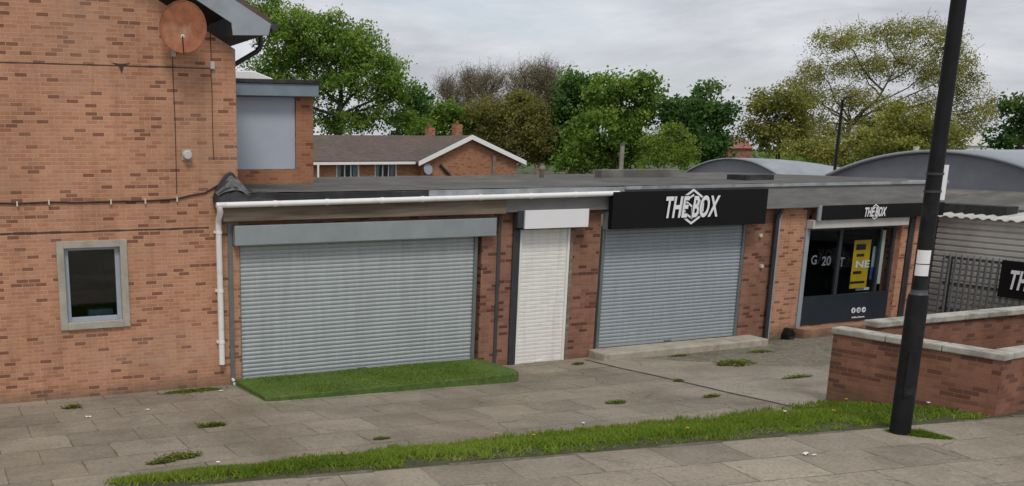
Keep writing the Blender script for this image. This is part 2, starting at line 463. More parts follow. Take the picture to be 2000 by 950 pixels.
M['teal_poster'] = mottled('pale_teal_poster', (.30, .42, .45), .15, 5, .5, bmp=0)
M['poster_dark'] = mottled('poster_print', (.03, .022, .012), .2, 5, .5, bmp=0)
M['mint'] = mottled('mint_frame', (.30, .38, .34), .1, 3, .5, bmp=0)
M['bark'] = mottled('bark', (.085, .068, .05), .35, 4, .95, bmp=.5, stretch=(1, 1, .3))
M['pale_bark'] = mottled('pale_bark', (.30, .28, .23), .3, 4, .95, bmp=.3)
M['twig'] = mottled('twigs', (.235, .195, .13), .25, 4, .95, bmp=0)
M['glass_dark'] = glass_mat('window_glass', (.75, .8, .82), 1.2)
M['glass_shop'] = glass_mat('shop_glass', (.88, .92, .93), .03)
M['brass'] = mottled('cream_clip', (.62, .58, .48), .1, 5, .5, bmp=0)
M['cable'] = mottled('black_cable', (.03, .02, .017), .2, 5, .6, bmp=0)
M['stain'] = mottled('dark_joint', (.075, .048, .035), .35, 6, .95, bmp=0)

M['leaf_fresh'] = leaf_mat('fresh_leaves', (.085, .155, .028), (.18, .29, .05), (.33, .43, .09))
M['leaf_mid'] = leaf_mat('mid_leaves', (.08, .15, .028), (.17, .275, .05), (.32, .41, .09))
M['leaf_dark'] = leaf_mat('dark_leaves', (.045, .105, .03), (.09, .175, .045), (.165, .265, .07))
M['leaf_olive'] = leaf_mat('olive_leaves', (.115, .115, .035), (.20, .195, .055), (.29, .28, .085))
M['leaf_yellow'] = leaf_mat('yellowish_leaves', (.20, .205, .045), (.33, .325, .085), (.45, .42, .14))
M['leaf_birch'] = leaf_mat('light_leaves', (.10, .165, .026), (.19, .26, .045), (.30, .36, .08))
M['leaf_olive_green'] = leaf_mat('olive_green_leaves', (.13, .14, .035), (.24, .25, .06), (.36, .36, .10))
M['grass'] = leaf_mat('grass_blades', (.13, .19, .028), (.23, .33, .045), (.42, .45, .125), .4)
M['turf_fibre'] = leaf_mat('turf_fibres', (.10, .16, .028), (.15, .225, .042), (.20, .28, .06), .2)
M['weed'] = leaf_mat('weed_leaves', (.10, .13, .03), (.18, .21, .05), (.32, .31, .11), .4)


def tint_attr(o, vals):
    a = o.data.attributes.new('tint', 'FLOAT', 'FACE')
    a.data.foreach_set('value', np.asarray(vals, dtype=np.float32))


def struct(o):
    o["kind"] = "structure"; return o


# ------------------------------------------------------------------ ground levels
def base_z(x):
    return float(np.interp(x, [-4, 0, 5.6], [-.05, -.08, -.20]))


YE = -5.45                                   # verge, upper edge


def pave_z(x, y):
    return base_z(x) + .062 * max(0.0, -y)


def edge_y(x):                               # verge, lower edge (footway side)
    return -6.44 - (x + 1.75) * .131


def foot_z(x, y):
    return .45 + max(0.0, (edge_y(x) - y)) * .012


def sheet(xs, ys_fn, z_fn, nv):
    mb = MB(); n = len(xs)
    for x in xs:
        y0, y1 = ys_fn(x)
        for j in range(nv + 1):
            y = y0 + (y1 - y0) * j / nv
            mb.v.append((x, y, z_fn(x, y)))
    for i in range(n - 1):
        for j in range(nv):
            a = i * (nv + 1) + j
            mb.f.append((a, a + 1, a + nv + 2, a + nv + 1)); mb.sm.append(True); mb.mi.append(0)
    return mb


def uneven(x, y, a=.012):
    return a * mnoise.noise(Vector((x * .8, y * .8, 1.3)))


xs = [-16 + i * .4 for i in range(int(52 / .4) + 1)]
struct(sheet(xs, lambda x: (1.0, YE - .12), lambda x, y: pave_z(x, y) + (uneven(x, y) if y < -.2 else 0), 18).build('pavement', M['paving']))
struct(sheet(xs, lambda x: (edge_y(x), -30), lambda x, y: foot_z(x, y) + uneven(x, y, .008), 30).build('footway', M['paving2']))
# bank under the grass
def bank_z(x, y):
    y1 = edge_y(x)
    t = min(1, max(0, (YE - y) / (YE - y1)))
    s = t * t * (3 - 2 * t)
    return pave_z(x, YE) * (1 - s) + .44 * s + .05 * math.sin(PI * t) + .03 * mnoise.noise(Vector((x * 1.5, y * 1.5, 0)))
xs_b = [-3.2 + i * .2 for i in range(int(27 / .2))]
struct(sheet([-16 + i * .4 for i in range(33)], lambda x: (YE - .115, edge_y(x) + .004), lambda x, y: bank_z(x, y) - .012, 8).build('paved_slope', M['paving']))
struct(sheet(xs_b, lambda x: (YE + .03, edge_y(x) + .005), bank_z, 10).build('verge_bank', M['soil']))
# edging stones along the lower edge of the verge
mb = MB()
x = -3.1
while x < 24:
    l = .9
    a = Vector((x, edge_y(x), 0)); b = Vector((x + l - .012, edge_y(x + l - .012), 0))
    zz = .455 + random.uniform(-.012, .02)
    mb.obox(a, b, .07, .2, zz)
    x += l
struct(mb.build('edging_kerb', M['kerb'], bevel=.012))
# wide terrain to the horizon, a little lower than the shop ground
mb = MB()
mb.face([(-900, 1.0, -.45), (900, 1.0, -.45), (900, 1500, -.45), (-900, 1500, -.45)])
struct(mb.build('terrain', M['terrain']))
# ground either side of the paved strip
mb = MB(); mb.face([(-900, -40, -.3), (900, -40, -.3), (900, 1.05, -.5), (-900, 1.05, -.5)])
struct(mb.build('rough_ground', M['terrain']))
# gravel yard in front of the right hand shops
gp = []
for (px_, py_) in ((1300, 697), (1478, 668), (1640, 640), (1760, 625)):
    p = at_z(px_, py_, -.17); gp.append((p.x, min(p.y, -.02)))
gv = [(8.35, -.62), (9.4, -.62), (11.95, -.62), (12.1, -.02), (17.1, -.02), (17.1, -3.9), (13.8, -3.9), (11.3, -3.55), (9.9, -2.7), (8.9, -1.5)]
mb = MB()
cx = sum(p[0] for p in gv) / len(gv); cy = sum(p[1] for p in gv) / len(gv)
ring = []
for i in range(len(gv)):
    a, b = gv[i], gv[(i + 1) % len(gv)]
    for k in range(6):
        t = k / 6
        ring.append((a[0] + (b[0] - a[0]) * t, a[1] + (b[1] - a[1]) * t))
NR = 14
for r in range(NR + 1):
    for (qx, qy) in ring:
        t = r / NR
        jx = .10 * mnoise.noise(Vector((qx * 2, qy * 2, 5))) * (1 - t)
        x_ = qx + (cx - qx) * t + jx; y_ = qy + (cy - qy) * t
        mb.v.append((x_, y_, pave_z(x_, y_) + uneven(x_, y_) + (.004 if r == 0 else .02) + (.02 * mnoise.noise(Vector((x_ * 3, y_ * 3, 2))) if r > 0 else 0)))
k = len(ring)
for r in range(NR):
    for i in range(k):
        j = (i + 1) % k
        mb.f.append((r * k + i, r * k + j, (r + 1) * k + j, (r + 1) * k + i)); mb.sm.append(True); mb.mi.append(0)
struct(mb.build('gravel', M['gravel']))

mb = MB(); n_ = 26
for i in range(n_ + 1):
    y = -.40 + (YE + .05 + .40) * i / n_
    xr_ = float(np.interp(-y, [.4, .7, 1.5, 2.7, 3.55, 5.5], [7.6, 8.5, 9.05, 10.0, 11.4, 11.6]))
    for k in range(13):
        x = 7.24 + (xr_ - 7.24) * k / 12
        mb.v.append((x, y, pave_z(x, y) + uneven(x, y) + .005))
for i in range(n_):
    for k in range(12):
        a = i * 13 + k; mb.f.append((a + 1, a, a + 13, a + 14)); mb.sm.append(True); mb.mi.append(0)
struct(mb.build('concrete_path', M['path']))
mb = MB(); pl = None
for i in range(60):
    y = -.25 + (YE + .05 + .25) * i / 59
    x = 7.2 + .02 * mnoise.noise(Vector((y * 1.3, 0, 9))); w = .012 + .022 * abs(mnoise.noise(Vector((y * 2.2, 5, 9))))
    a, b = Vector((x - w, y, pave_z(x, y) + uneven(x, y) + .007)), Vector((x + w, y, pave_z(x, y) + uneven(x, y) + .007))
    if pl: mb.face([pl[0], a, b, pl[1]])
    pl = (a, b)
struct(mb.build('paving_joint', M['stain']))

# ------------------------------------------------------------------ helper: wall plane with openings
def wall_with_holes(mb, x0, x1, z0, z1, y, holes, t=.25):
    """vertical wall facing -Y built from solid bands around rectangular holes (x0,x1,z0,z1); no overlap"""
    xsb = sorted(set([x0, x1] + [h[0] for h in holes] + [h[1] for h in holes]))
    for i in range(len(xsb) - 1):
        a, b = xsb[i], xsb[i + 1]
        hs = sorted([(h[2], h[3]) for h in holes if h[0] <= a + 1e-6 and h[1] >= b - 1e-6])
        z = z0
        for (h0, h1) in hs:
            if h0 > z + 1e-6: mb.box(a, b, y, y + t, z, h0)
            z = h1
        if z < z1 - 1e-6: mb.box(a, b, y, y + t, z, z1)


# ------------------------------------------------------------------ left brick building
BLD = thing('brick_building', (-4.5, 0, -.05), 'salmon brick two storey gable with rusty dish and one small grey framed window', 'building')
WX0, WX1, WZ0, WZ1 = -3.02, -1.89, 1.10, 2.55
mb = MB()
wall_with_holes(mb, -14, .04, -.5, 5.60, 0, [(WX0 + .02, WX1 - .02, WZ0 + .02, WZ1 - .02)])
# gable triangle
PITCHR = .56
gz = lambda x: 5.60 + (0.04 - x) * PITCHR
mb.prism([(-14, .0, 5.60), (.04, 0, 5.60), (-.30, 0, gz(-.30)), (-6.98, 0, gz(-6.98)), (-14, 0, 5.601)], (0, .25, 0))
mb.box(-.21, .04, .25, 8, -.5, 5.6)             # side wall
wall_o = mb.build('wall', M['brick_a'], BLD)
# roof
OV = -.34
mb = MB()
e0 = (0.56, 5.98); ap = (-6.5, 5.98 + 7.06 * PITCHR)
mb.prism([(e0[0], OV, e0[1]), (e0[0] - .02, OV, e0[1] + .10), (ap[0], OV, ap[1] + .10), (-14.2, OV, e0[1] + .1), (-14.2, OV, e0[1] + .0), (ap[0], OV, ap[1])], (0, 9, 0))
mb.build('roof', M['tile'], BLD)
# bargeboard with boxed eave end
mb = MB()
yb = OV - .03
mb.prism([(.55, yb, 5.975), (-6.5, yb, 5.975 + 7.05 * PITCHR), (-6.5, yb, 5.62 + 7.05 * PITCHR), (-.12, yb, 5.965), (-.10, yb, 5.78), (.50, yb, 5.80)], (0, .03, 0))
mb.build('bargeboard', M['barge'], BLD, .004)
mb = MB()
mb.prism([(-.08, OV + .002, 5.80), (.49, OV + .002, 5.82), (.49, OV + .002, 5.95), (-.08, OV + .002, 6.1)], (0, 8, 0))
mb.build('soffit', M['soffit'], BLD)
# gutter along the eave and swan-neck pipe going back to the wall
mb = MB(); mb.tube([(.60, OV - .05, 5.93), (.60, 8, 5.93)], .062, 10)
mb.build('gutter', M['dark_metal'], BLD)
mb = MB(); mb.tube([(.60, .35, 5.90), (.60, .36, 5.70), (.55, .40, 5.62), (.16, .62, 5.38), (.10, .65, 5.28), (.10, .65, 3.4)], .042, 10)
mb.build('downpipe', M['dark_metal'], BLD)
# window: concrete surround, grey frame, glass, room behind
mb = MB()
s = .115
mb.box(WX0, WX0 + s, -.035, .16, WZ0, WZ1).box(WX1 - s, WX1, -.035, .16, WZ0, WZ1)
mb.box(WX0 + s, WX1 - s, -.035, .16, WZ1 - s, WZ1).box(WX0 + s, WX1 - s, -.05, .16, WZ0, WZ0 + s)
win = mb.build('window', M['surround'], BLD, .006)
mb = MB(); f = .075; a0, a1, b0, b1 = WX0 + s, WX1 - s, WZ0 + s, WZ1 - s
mb.box(a0, a0 + f, .06, .12, b0, b1).box(a1 - f, a1, .06, .12, b0, b1).box(a0 + f, a1 - f, .06, .12, b1 - f * .6, b1).box(a0 + f, a1 - f, .04, .12, b0, b0 + f)
mb.build('frame', M['upvc_grey'], win, .006)
mb = MB(); mb.box(a0 + f, a1 - f, .085, .091, b0 + f, b1 - f * .6); mb.build('pane', M['glass_dark'], win)
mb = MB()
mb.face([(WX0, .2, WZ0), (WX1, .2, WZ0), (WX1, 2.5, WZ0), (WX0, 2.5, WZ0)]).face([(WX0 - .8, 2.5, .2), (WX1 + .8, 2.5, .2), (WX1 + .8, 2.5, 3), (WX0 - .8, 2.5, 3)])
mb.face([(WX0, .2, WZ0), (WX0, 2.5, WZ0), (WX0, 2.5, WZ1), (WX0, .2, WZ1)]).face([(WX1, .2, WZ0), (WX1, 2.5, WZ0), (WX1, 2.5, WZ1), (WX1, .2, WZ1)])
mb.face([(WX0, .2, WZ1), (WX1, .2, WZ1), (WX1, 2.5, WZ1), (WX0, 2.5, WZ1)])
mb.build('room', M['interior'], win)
mb = MB(); mb.box(WX0 + .50, WX1 - .22, .30, .52, WZ0 + .1, WZ0 + .26); mb.build('stored_box', M['teal_poster'], win, .01)
mb = MB(); mb.box(WX0 + .62, WX1 - .45, .22, .29, WZ0 + .1, WZ0 + .18); mb.build('papers', M['sticker'], win, .005)
# movement joints / slipped mortar lines (thin dark strips set just proud of the brick)
def wobbly_strip(x0, x1, z, w, seed, dz=0.0, y=-.004):
    mb = MB(); n = int((x1 - x0) / .07); top = []; bot = []
    for i in range(n + 1):
        x = x0 + (x1 - x0) * i / n
        c = z + dz * i / n + .010 * mnoise.noise(Vector((x * 2.1, seed, 0)))
        ww = w * (.55 + .9 * abs(mnoise.noise(Vector((x * 3.3, seed, 4)))))
        top.append((x, y, c + ww / 2)); bot.append((x, y, c - ww / 2))
    for i in range(n):
        mb.face([bot[i], bot[i + 1], top[i + 1], top[i]])
    return mb
j1 = at_y(0, 120); j1b = at_y(410, 134); j2 = at_y(0, 456); j2b = at_y(408, 445)
wobbly_strip(-7, j1b.x, j1b.z, .030, 1).build('mortar_joint', M['stain'], BLD)
wobbly_strip(-7, j2b.x, j2b.z, .034, 2).build('mortar_joint', M['stain'], BLD)
mb = MB(); q = at_y(237, 128)
mb.face([(q.x - .16, -.006, q.z + .04), (q.x - .04, -.006, q.z - .02), (q.x, -.006, q.z - .13), (q.x + .03, -.006, q.z - .02), (q.x + .15, -.006, q.z + .045), (q.x, -.006, q.z + .02)])
mb.build('stain', M['stain'], BLD)
# crack down the corner
mb = MB(); pts = []
for i in range(30):
    z = 6.0 - i * .075
    pts.append((-.375 + .012 * mnoise.noise(Vector((z * 3, 0, 0))), -.001, z))
mb.tube(pts, [.007 + .007 * abs(mnoise.noise(Vector((p[2] * 6, 1, 1)))) for p in pts], 5)
mb.build('crack', M['stain'], BLD)
# thin cable below the dish, thick cable with clips along the storey line, cable up to the roof
mb = MB(); p0 = at_y(336, 105); p1 = at_y(345, 378)
mb.tube([(p0.x, -.008, p0.z), (p0.x + .01, -.008, (p0.z + p1.z) / 2), (p1.x, -.008, p1.z)], .006, 5)
mb.build('aerial_lead', M['cable'], BLD)
mb = MB(); cp = []
for (a, b) in ((-250, 392), (-60, 396), (0, 397), (33, 398), (95, 395), (150, 396), (216, 394), (283, 393), (345, 389), (372, 382), (400, 377), (425, 362)):
    q = at_y(a, b); cp.append((q.x, -.018, q.z))
mb.tube(cp, .014, 7)
cab = mb.build('cable', M['cable'], BLD)
for a, b in ((33, 398), (95, 395), (216, 394), (283, 393), (345, 389)):
    q = at_y(a, b)
    mb = MB(); mb.box(q.x - .012, q.x + .012, -.046, 0, q.z - .045, q.z + .035); mb.build('clip', M['brass'], cab, .003)
# round flue vent
q = at_y(364, 303)
mb = MB(); mb.box(q.x - .085, q.x + .085, -.02, 0, q.z - .09, q.z + .09)
v = mb.build('flue_vent', M['surround'], BLD, .006)
mb = MB(); mb.tube([(q.x, 0, q.z), (q.x, -.10, q.z), (q.x, -.115, q.z)], [.075, .075, .06], 18); mb.build('cowl', M['clad'], v)
# small junction box at the corner
q = at_y(414, 128); mb = MB(); mb.box(q.x - .035, q.x + .035, -.04, 0, q.z - .06, q.z + .06); mb.build('junction_box', M['clad'], BLD, .005)

# rear upper wing with boarded opening
EY = 3.0
el = -1.2; er = at_y(612, 250, EY).x; pr_ = at_y(578, 250, EY).x; ez0 = 3.2; ez1 = at_y(577, 190, EY).z
pl_ = at_y(462, 250, EY).x - .25
mb = MB()
wall_with_holes(mb, el, er, ez0, ez1, EY, [(pl_, pr_, 3.58, ez1 - .001)], .25)
mb.box(er - .25, er, EY + .25, EY + 5, ez0, ez1)
mb.build('rear_wall', M['brick_far'], BLD)
mb = MB(); mb.box(pl_, pr_, EY + .04, EY + .10, 3.58, ez1 - .001); mb.build('boarded_window', M['blue_grey'], BLD, .01, 'pale blue grey board filling the upper opening')
fr = at_y(622, 175, EY - .2)
mb = MB(); mb.box(el, fr.x, EY - .22, EY + 5.2, ez1 + .002, at_y(600, 165, EY - .2).z); fo = mb.build('flat_roof', M['fascia_blue'], BLD, .01)
mb = MB(); mb.box(el, fr.x + .03, EY - .25, EY + 5.2, at_y(600, 165, EY - .2).z + .002, at_y(600, 157, EY - .2).z); mb.build('roof_trim', M['felt'], fo, .006)
zt = at_y(600, 157, EY - .2).z
mb = MB(); sx = at_y(520, 152, EY + .8).x
mb.prism([(sx - 1.6, EY + .5, zt), (sx + .05, EY + .5, zt), (sx + .05, EY + .5, zt + .06), (sx - .35, EY + .5, zt + .20), (sx - 1.3, EY + .5, zt + .20), (sx - 1.6, EY + .5, zt + .06)], (0, 1.4, 0))
mb.build('rooflight', M['white_pvc'], BLD, .02)

# ------------------------------------------------------------------ satellite dish
def dish():
    dc = at_y(358, 55, -.35)
    t = thing('satellite_dish', (dc.x, 0, dc.z), 'round rust covered satellite dish fixed high on the brick gable', 'satellite dish')
    aim = Vector((-.28, -1, .12)).normalized()
    u = aim.cross(Vector((0, 0, 1))).normalized(); w = u.cross(aim)
    rad = .375; mb = MB(); rings, seg = 6, 36
    c = Vector((dc.x, -.34, dc.z))
    for side in (0, 1):
        n0 = len(mb.v)
        for r in range(rings + 1):
            rr = rad * r / rings; dep = .075 * (rr / rad) ** 2 - side * .008
            for k in range(seg):
                a = 2 * PI * k / seg
                mb.v.append(tuple(c + u * math.cos(a) * rr * .97 + w * math.sin(a) * rr * 1.06 + aim * dep))
        for r in range(rings):
            for k in range(seg):
                k2 = (k + 1) % seg
                q = (n0 + r * seg + k, n0 + r * seg + k2, n0 + (r + 1) * seg + k2, n0 + (r + 1) * seg + k)
                mb.f.append(q if side == 0 else q[::-1]); mb.sm.append(True); mb.mi.append(0)
    mb.tube([c + (u * math.cos(2 * PI * k / 36) * .97 + w * math.sin(2 * PI * k / 36) * 1.06) * rad + aim * .073 for k in range(37)], .008, 6)
    mb.build('dish', M['rust'], t)
    mb = MB(); mb.tube([c + aim * -.01, c - aim * .12, Vector((c.x, -.02, c.z - .10))], .022, 8)
    mb.tube([Vector((c.x, -.03, c.z - .35)), Vector((c.x, -.03, c.z + .05))], .02, 8); mb.build('bracket', M['rust'], t)
    mb = MB(); tip = c + aim * .36 - w * .20
    mb.tube([c - w * .40 + aim * .02, tip - w * .06, tip], .011, 6); arm = mb.build('feed_arm', M['dark_metal'], t)
    mb = MB(); mb.tube([tip - aim * .02, tip - aim * .09], [.03, .035], 10); mb.build('feed_horn', M['brass'], arm)
    q = at_y(338, 105)
    mb = MB(); mb.box(q.x - .03, q.x + .03, -.07, -.001, q.z - .05, q.z + .05); mb.build('cable_box', M['clad'], t, .006)
dish()

# ------------------------------------------------------------------ shop row
SHOP = thing('shop_building', (8.5, 0, -.2), 'single storey flat roofed brick shop row with three roller shutters', 'building')
XE = 17.08
S1 = (0.0, 4.76, -.02, 2.40)          # shutter openings
DR = (5.62, 6.88, -.22, 2.46)
S2 = (7.60, 11.36, -.02, 2.44)
SF = (13.16, 15.92, .06, 2.42)
mb = MB()
holes = [(S1[0] - .06, S1[1] + .10, -.12, 2.72), (DR[0] - .02, DR[1] + .02, -.5, 2.80), (S2[0] - .02, S2[1] + .02, -.12, 2.72), (SF[0], SF[1], SF[2], 2.55)]
wall_with_holes(mb, .042, XE, -.5, 3.02, .012, [(max(h[0], .042), h[1], h[2], h[3]) for h in holes], .26)
mb.box(XE - .25, XE, .272, 6.5, -.5, 3.02)
mb.build('wall', M['brick_b'], SHOP)
# slightly projecting brick piers either side of the pipe, next to the shop front
p0 = 12.22
mb = MB(); mb.box(p0 + .02, 13.02, -.045, .010, -.4, 2.78); mb.build('pier', M['brick_a'], SHOP)
mb = MB(); mb.box(16.02, 16.22, -.045, .010, -.4, 2.5); mb.build('pier', M['brick_a'], SHOP)
mb = MB(); mb.box(16.45, XE - .02, -.045, .010, -.4, 2.5); mb.build('pier', M['brick_a'], SHOP)
# fascia boards
mb = MB(); mb.box(-.29, 5.24, -.20, .011, 2.80, 3.10); mb.build('fascia_board', M['timber'], SHOP, .008)
mb = MB(); mb.box(5.25, 7.66, -.17, .011, 2.82, 3.10); mb.build('fascia_board', M['grey_board'], SHOP, .008)
mb = MB(); mb.box(7.67, 7.90, -.24, .011, 2.78, 3.16); mb.build('fascia_end', M['barge'], SHOP, .008)
mb = MB(); mb.box(7.62, 7.80, -.16, .011, 2.42, 2.775); mb.build('sign_bracket', M['barge'], SHOP, .008)
mb = MB(); mb.box(7.91, 17.0, -.24, .011, 2.74, 3.20); mb.build('fascia_board', M['grey_board'], SHOP, .008)
# roof deck: felt sheet, gently uneven, with front upstand
def roof_z(x, y):
    return 3.275 + .018 * min(1, max(0, y) / 6) + .016 * mnoise.noise(Vector((x * .7, y * .9, 3))) + .006 * mnoise.noise(Vector((x * 3, y * 3, 1)))
xsr = [-.15 + i * .25 for i in range(int(17.2 / .25) + 1)]
mb = sheet(xsr, lambda x: (-.24, 6.6), roof_z, 26)
mb.build('roof', M['roof_felt'], SHOP)
mb = MB(); mb.box(.05, XE + .02, .28, 6.5, 2.95, 3.16); mb.build('roof_deck', M['felt'], SHOP)
mb = MB(); mb.box(-.25, 3.55, -.262, .011, 3.104, 3.262); mb.build('felt_edge', M['felt'], SHOP, .012)
mb = MB(); mb.box(3.56, 7.9, -.255, .011, 3.104, 3.262); mb.build('roof_trim', M['lead'], SHOP, .008)
mb = MB(); mb.box(7.905, 17.05, -.275, .011, 3.203, 3.268); mb.build('roof_trim', M['lead'], SHOP, .006)
# crumpled felt turned up against the brick gable
random.seed(3)
mb = MB()
nu, nv = 26, 16
for i in range(nu + 1):
    u = i / nu
    for j in range(nv + 1):
        v = j / nv
        x = -.42 + 1.35 * u
        y = -.30 + 1.1 * v
        hump = .42 * math.exp(-((u - .22) / .17) ** 2) * (.35 + .65 * min(1, v * 3)) + .10 * math.exp(-((u - .6) / .2) ** 2)
        if v == 0 or u == 0: hump = -.06
        z = 3.17 + hump + .07 * mnoise.noise(Vector((x * 5, y * 5, 7))) + .03 * mnoise.noise(Vector((x * 14, y * 14, 2)))
        if y > 0 and x < .05: z = max(z, 3.2); 
        mb.v.append((x, y if x > .05 or y < -.03 else min(y, -.02 - .05 * (1 - v)), z))
for i in range(nu):
    for j in range(nv):
        a = i * (nv + 1) + j
        mb.f.append((a, a + nv + 1, a + nv + 2, a + 1)); mb.sm.append(True); mb.mi.append(0)
mb.box(-.33, .03, -.26, -.005, 3.104, 3.19)
mb.build('felt_flashing', M['felt'], SHOP)
mb = MB()
for i in range(15):
    for j in range(9):
        u, v = i / 14, j / 8
        x = -.38 + .72 * u; y = -.27 + .24 * v
        hump = .36 * math.exp(-((u - .42) / .30) ** 2) * (.25 + .75 * v) 
        mb.v.append((x + .03 * mnoise.noise(Vector((u * 6, v * 6, 1))), min(-.012, y + .05 * mnoise.noise(Vector((u * 5, v * 5, 8)))), 3.235 + hump + .05 * mnoise.noise(Vector((x * 7, y * 9, 3)))))
for i in range(14):
    for j in range(8):
        a = i * 9 + j; mb.f.append((a, a + 9, a + 10, a + 1)); mb.sm.append(False); mb.mi.append(0)
o = mb.build('lead_flashing', M['felt_grey'], SHOP)
# gutter + white downpipe
mb = MB()
gp_ = [(-.43 + (7.72 + .43) * i / 20, -.31, 3.085 + .055 * i / 20) for i in range(21)]
prof = []
mb.tube(gp_, .048, 12)
g = mb.build('gutter', M['white_pvc'], SHOP)
for xg in (.6, 1.55, 2.6, 3.4, 4.6, 5.7, 6.7):
    mb = MB(); zg = 3.085 + .055 * (xg + .43) / 8.15
    mb.tube([(xg - .03, -.31, zg), (xg + .03, -.31, zg)], .055, 12); mb.build('gutter_joint', M['white_pvc'], g)
xd = -.36
mb = MB(); pb = at_y(432, 708, -.12)
mb.tube([(xd - .02, -.31, 3.06), (xd, -.29, 2.97), (xd + .01, -.13, 2.83), (xd + .015, -.10, 2.74), (xd + .02, -.10, .33)], .052, 12)
dp = mb.build('downpipe', M['white_pvc'], SHOP)
for z in (2.62, 1.62, .72):
    mb = MB(); mb.tube([(xd + .02, -.10, z - .025), (xd + .02, -.10, z + .025)], .058, 12); mb.box(xd - .05, xd + .09, -.05, -.001, z - .02, z + .02); mb.build('pipe_clip', M['white_pvc'], dp)


def shutter(name, x0, x1, z0, z1, y, mat, pitch=.0745, depth=.013, box=None, boxmat=None, guide=M['guide'], label=None, gw=.07):
    mb = MB(); prof = []; z = z0 + .05
    n = int(round((z1 - z) / pitch)); pt = (z1 - z) / n
    prof.append((y + .004, z0)); prof.append((y - .012, z0 + .002)); prof.append((y - .012, z0 + .045)); prof.append((y, z0 + .05))
    for i in range(n):
        zz = z + i * pt
        prof += [(y + depth * .7, zz + .001), (y + depth * .7, zz + pt * .06), (y - .004, zz + pt * .13), (y - depth * .8, zz + pt * .38), (y - depth, zz + pt * .60), (y - depth * .7, zz + pt * .82), (y - .002, zz + pt * .95), (y + depth * .7, zz + pt * .985)]
    n0 = 30
    for k in range(n0):          # small steps along x so that the curtain is not dead straight
        xa = x0 + (x1 - x0) * k / n0; xb = x0 + (x1 - x0) * (k + 1) / n0
        mb.ext(prof, xa, xb)
    mb.v = [(v[0], v[1] + .007 * mnoise.noise(Vector((v[0] * 1.6, v[2] * 1.9, x0))) + .004 * mnoise.noise(Vector((v[0] * 5, round(v[2] / pt) * 3.1, x0))), v[2] + .004 * mnoise.noise(Vector((v[0] * .9, v[2] * 1.3, x0 + 5)))) for v in mb.v]
    o = mb.build(name, mat, SHOP, label=label)
    mb = MB(); xm_ = (x0 + x1) / 2
    mb.box(xm_ - .09, xm_ + .09, y - .035, y - .0125, z0 + .008, z0 + .042); mb.build('lock_bar', guide, o, .004)
    mb = MB(); mb.box(x0 - gw, x0 - .002, y - .045, y + .035, z0 - .01, z1 + .02); mb.build('guide_rail', guide, o, .005)
    mb = MB(); mb.box(x1 + .002, x1 + gw, y - .045, y + .035, z0 - .01, z1 + .02); mb.build('guide_rail', guide, o, .005)
    if box:
        mb = MB(); bx0, bx1, bz0, bz1, by = box
        mb.box(bx0, bx1, by, .008, bz0, bz1); hb = mb.build('shutter_housing', boxmat, o, .012)
    return o

shutter('roller_shutter', .06, 4.70, -.02, 2.42, .05, M['galv'], box=(-.08, 5.06, 2.385, 2.725, -.17), boxmat=M['galv_box'], label='wide galvanised shutter under the long plain housing box')
# grey upright jamb left of the first shutter
mb = MB(); mb.box(-.165, -.085, -.03, -.001, -.1, 2.79); mb.build('door_jamb', M['guide'], SHOP, .005)
o = shutter('roller_shutter', 5.74, 6.80, -.20, 2.47, .03, M['white_slat'], depth=.006, guide=M['white_slat'], label='narrow cream roller shutter over the single doorway', gw=.05)
mb = MB(); mb.box(5.53, 5.685, -.03, .011, -.2, 2.80); mb.build('door_jamb', M['dark_metal'], SHOP, .005)
mb = MB(); mb.box(6.855, 6.93, -.02, .011, -.2, 2.45); mb.build('door_jamb', M['timber'], SHOP, .005)
mb = MB(); mb.box(5.19, 5.26, -.02, .011, -.2, 2.75); mb.build('service_strip', M['soffit'], SHOP, .005)
mb = MB(); mb.box(5.60, 6.95, -.14, .011, 2.475, 2.50); mb.build('door_head', M['dark_metal'], SHOP, .003)
shutter('roller_shutter', 7.70, 11.28, -.02, 2.46, .03, M['galv2'], guide=M['guide'], label='bluish galvanised shutter below the black lettered sign')
# concrete step
mb = MB(); mb.box(7.45, 11.75, -.55, .006, -.35, -.022); mb.build('step', M['step'], SHOP, .03)
# wall fixings and pipe between second shutter and shop front
mb = MB(); mb.tube([(12.12, -.20, 2.72), (12.12, -.13, 2.62), (12.13, -.09, 2.50), (12.13, -.09, -.16)], .045, 10)
p = mb.build('downpipe', M['dark_metal'], SHOP)
mb = MB(); mb.box(12.175, 12.235, -.09, .0, -.2, 2.76); mb.build('pipe_casing', M['barge'], SHOP, .004)
for (a, b) in ((1484, 460), (1486, 520)):
    q = at_y(a, b); mb = MB(); mb.box(q.x - .035, q.x + .035, -.05, .01, q.z - .035, q.z + .035); mb.build('wall_box', M['brass'], SHOP, .006)

# ---- shop front at the right
mb = MB(); mb.box(13.04, 13.155, -.06, .05, .0, 2.46); mb.build('door_jamb', M['barge'], SHOP, .006)
mb = MB(); mb.box(13.05, 16.0, -.22, .008, 2.27, 2.46); mb.build('shutter_housing', M['clad'], SHOP, .012)
mb = MB(); mb.box(13.16, 15.92, .02, .10, .062, .72)
sr = mb.build('stall_riser', M['navy'], SHOP, .004)
mb = MB()
for (a, b) in ((13.162, 13.22), (14.18, 14.27), (15.46, 15.52), (15.86, 15.918)):
    mb.box(a, b, .03, .10, .722, 2.265)
mb.box(13.22, 14.18, .03, .10, 2.20, 2.262).box(14.27, 15.46, .03, .10, 2.20, 2.262).box(15.52, 15.86, .03, .10, 2.20, 2.262)
fr_ = mb.build('shop_window', M['dark_metal'], SHOP, .004)
mb = MB(); mb.box(13.22, 14.18, .06, .066, .722, 2.20); mb.build('pane', M['glass_shop'], fr_)
mb = MB(); mb.box(14.27, 15.46, .06, .066, .722, 2.20); mb.build('pane', M['glass_shop'], fr_)
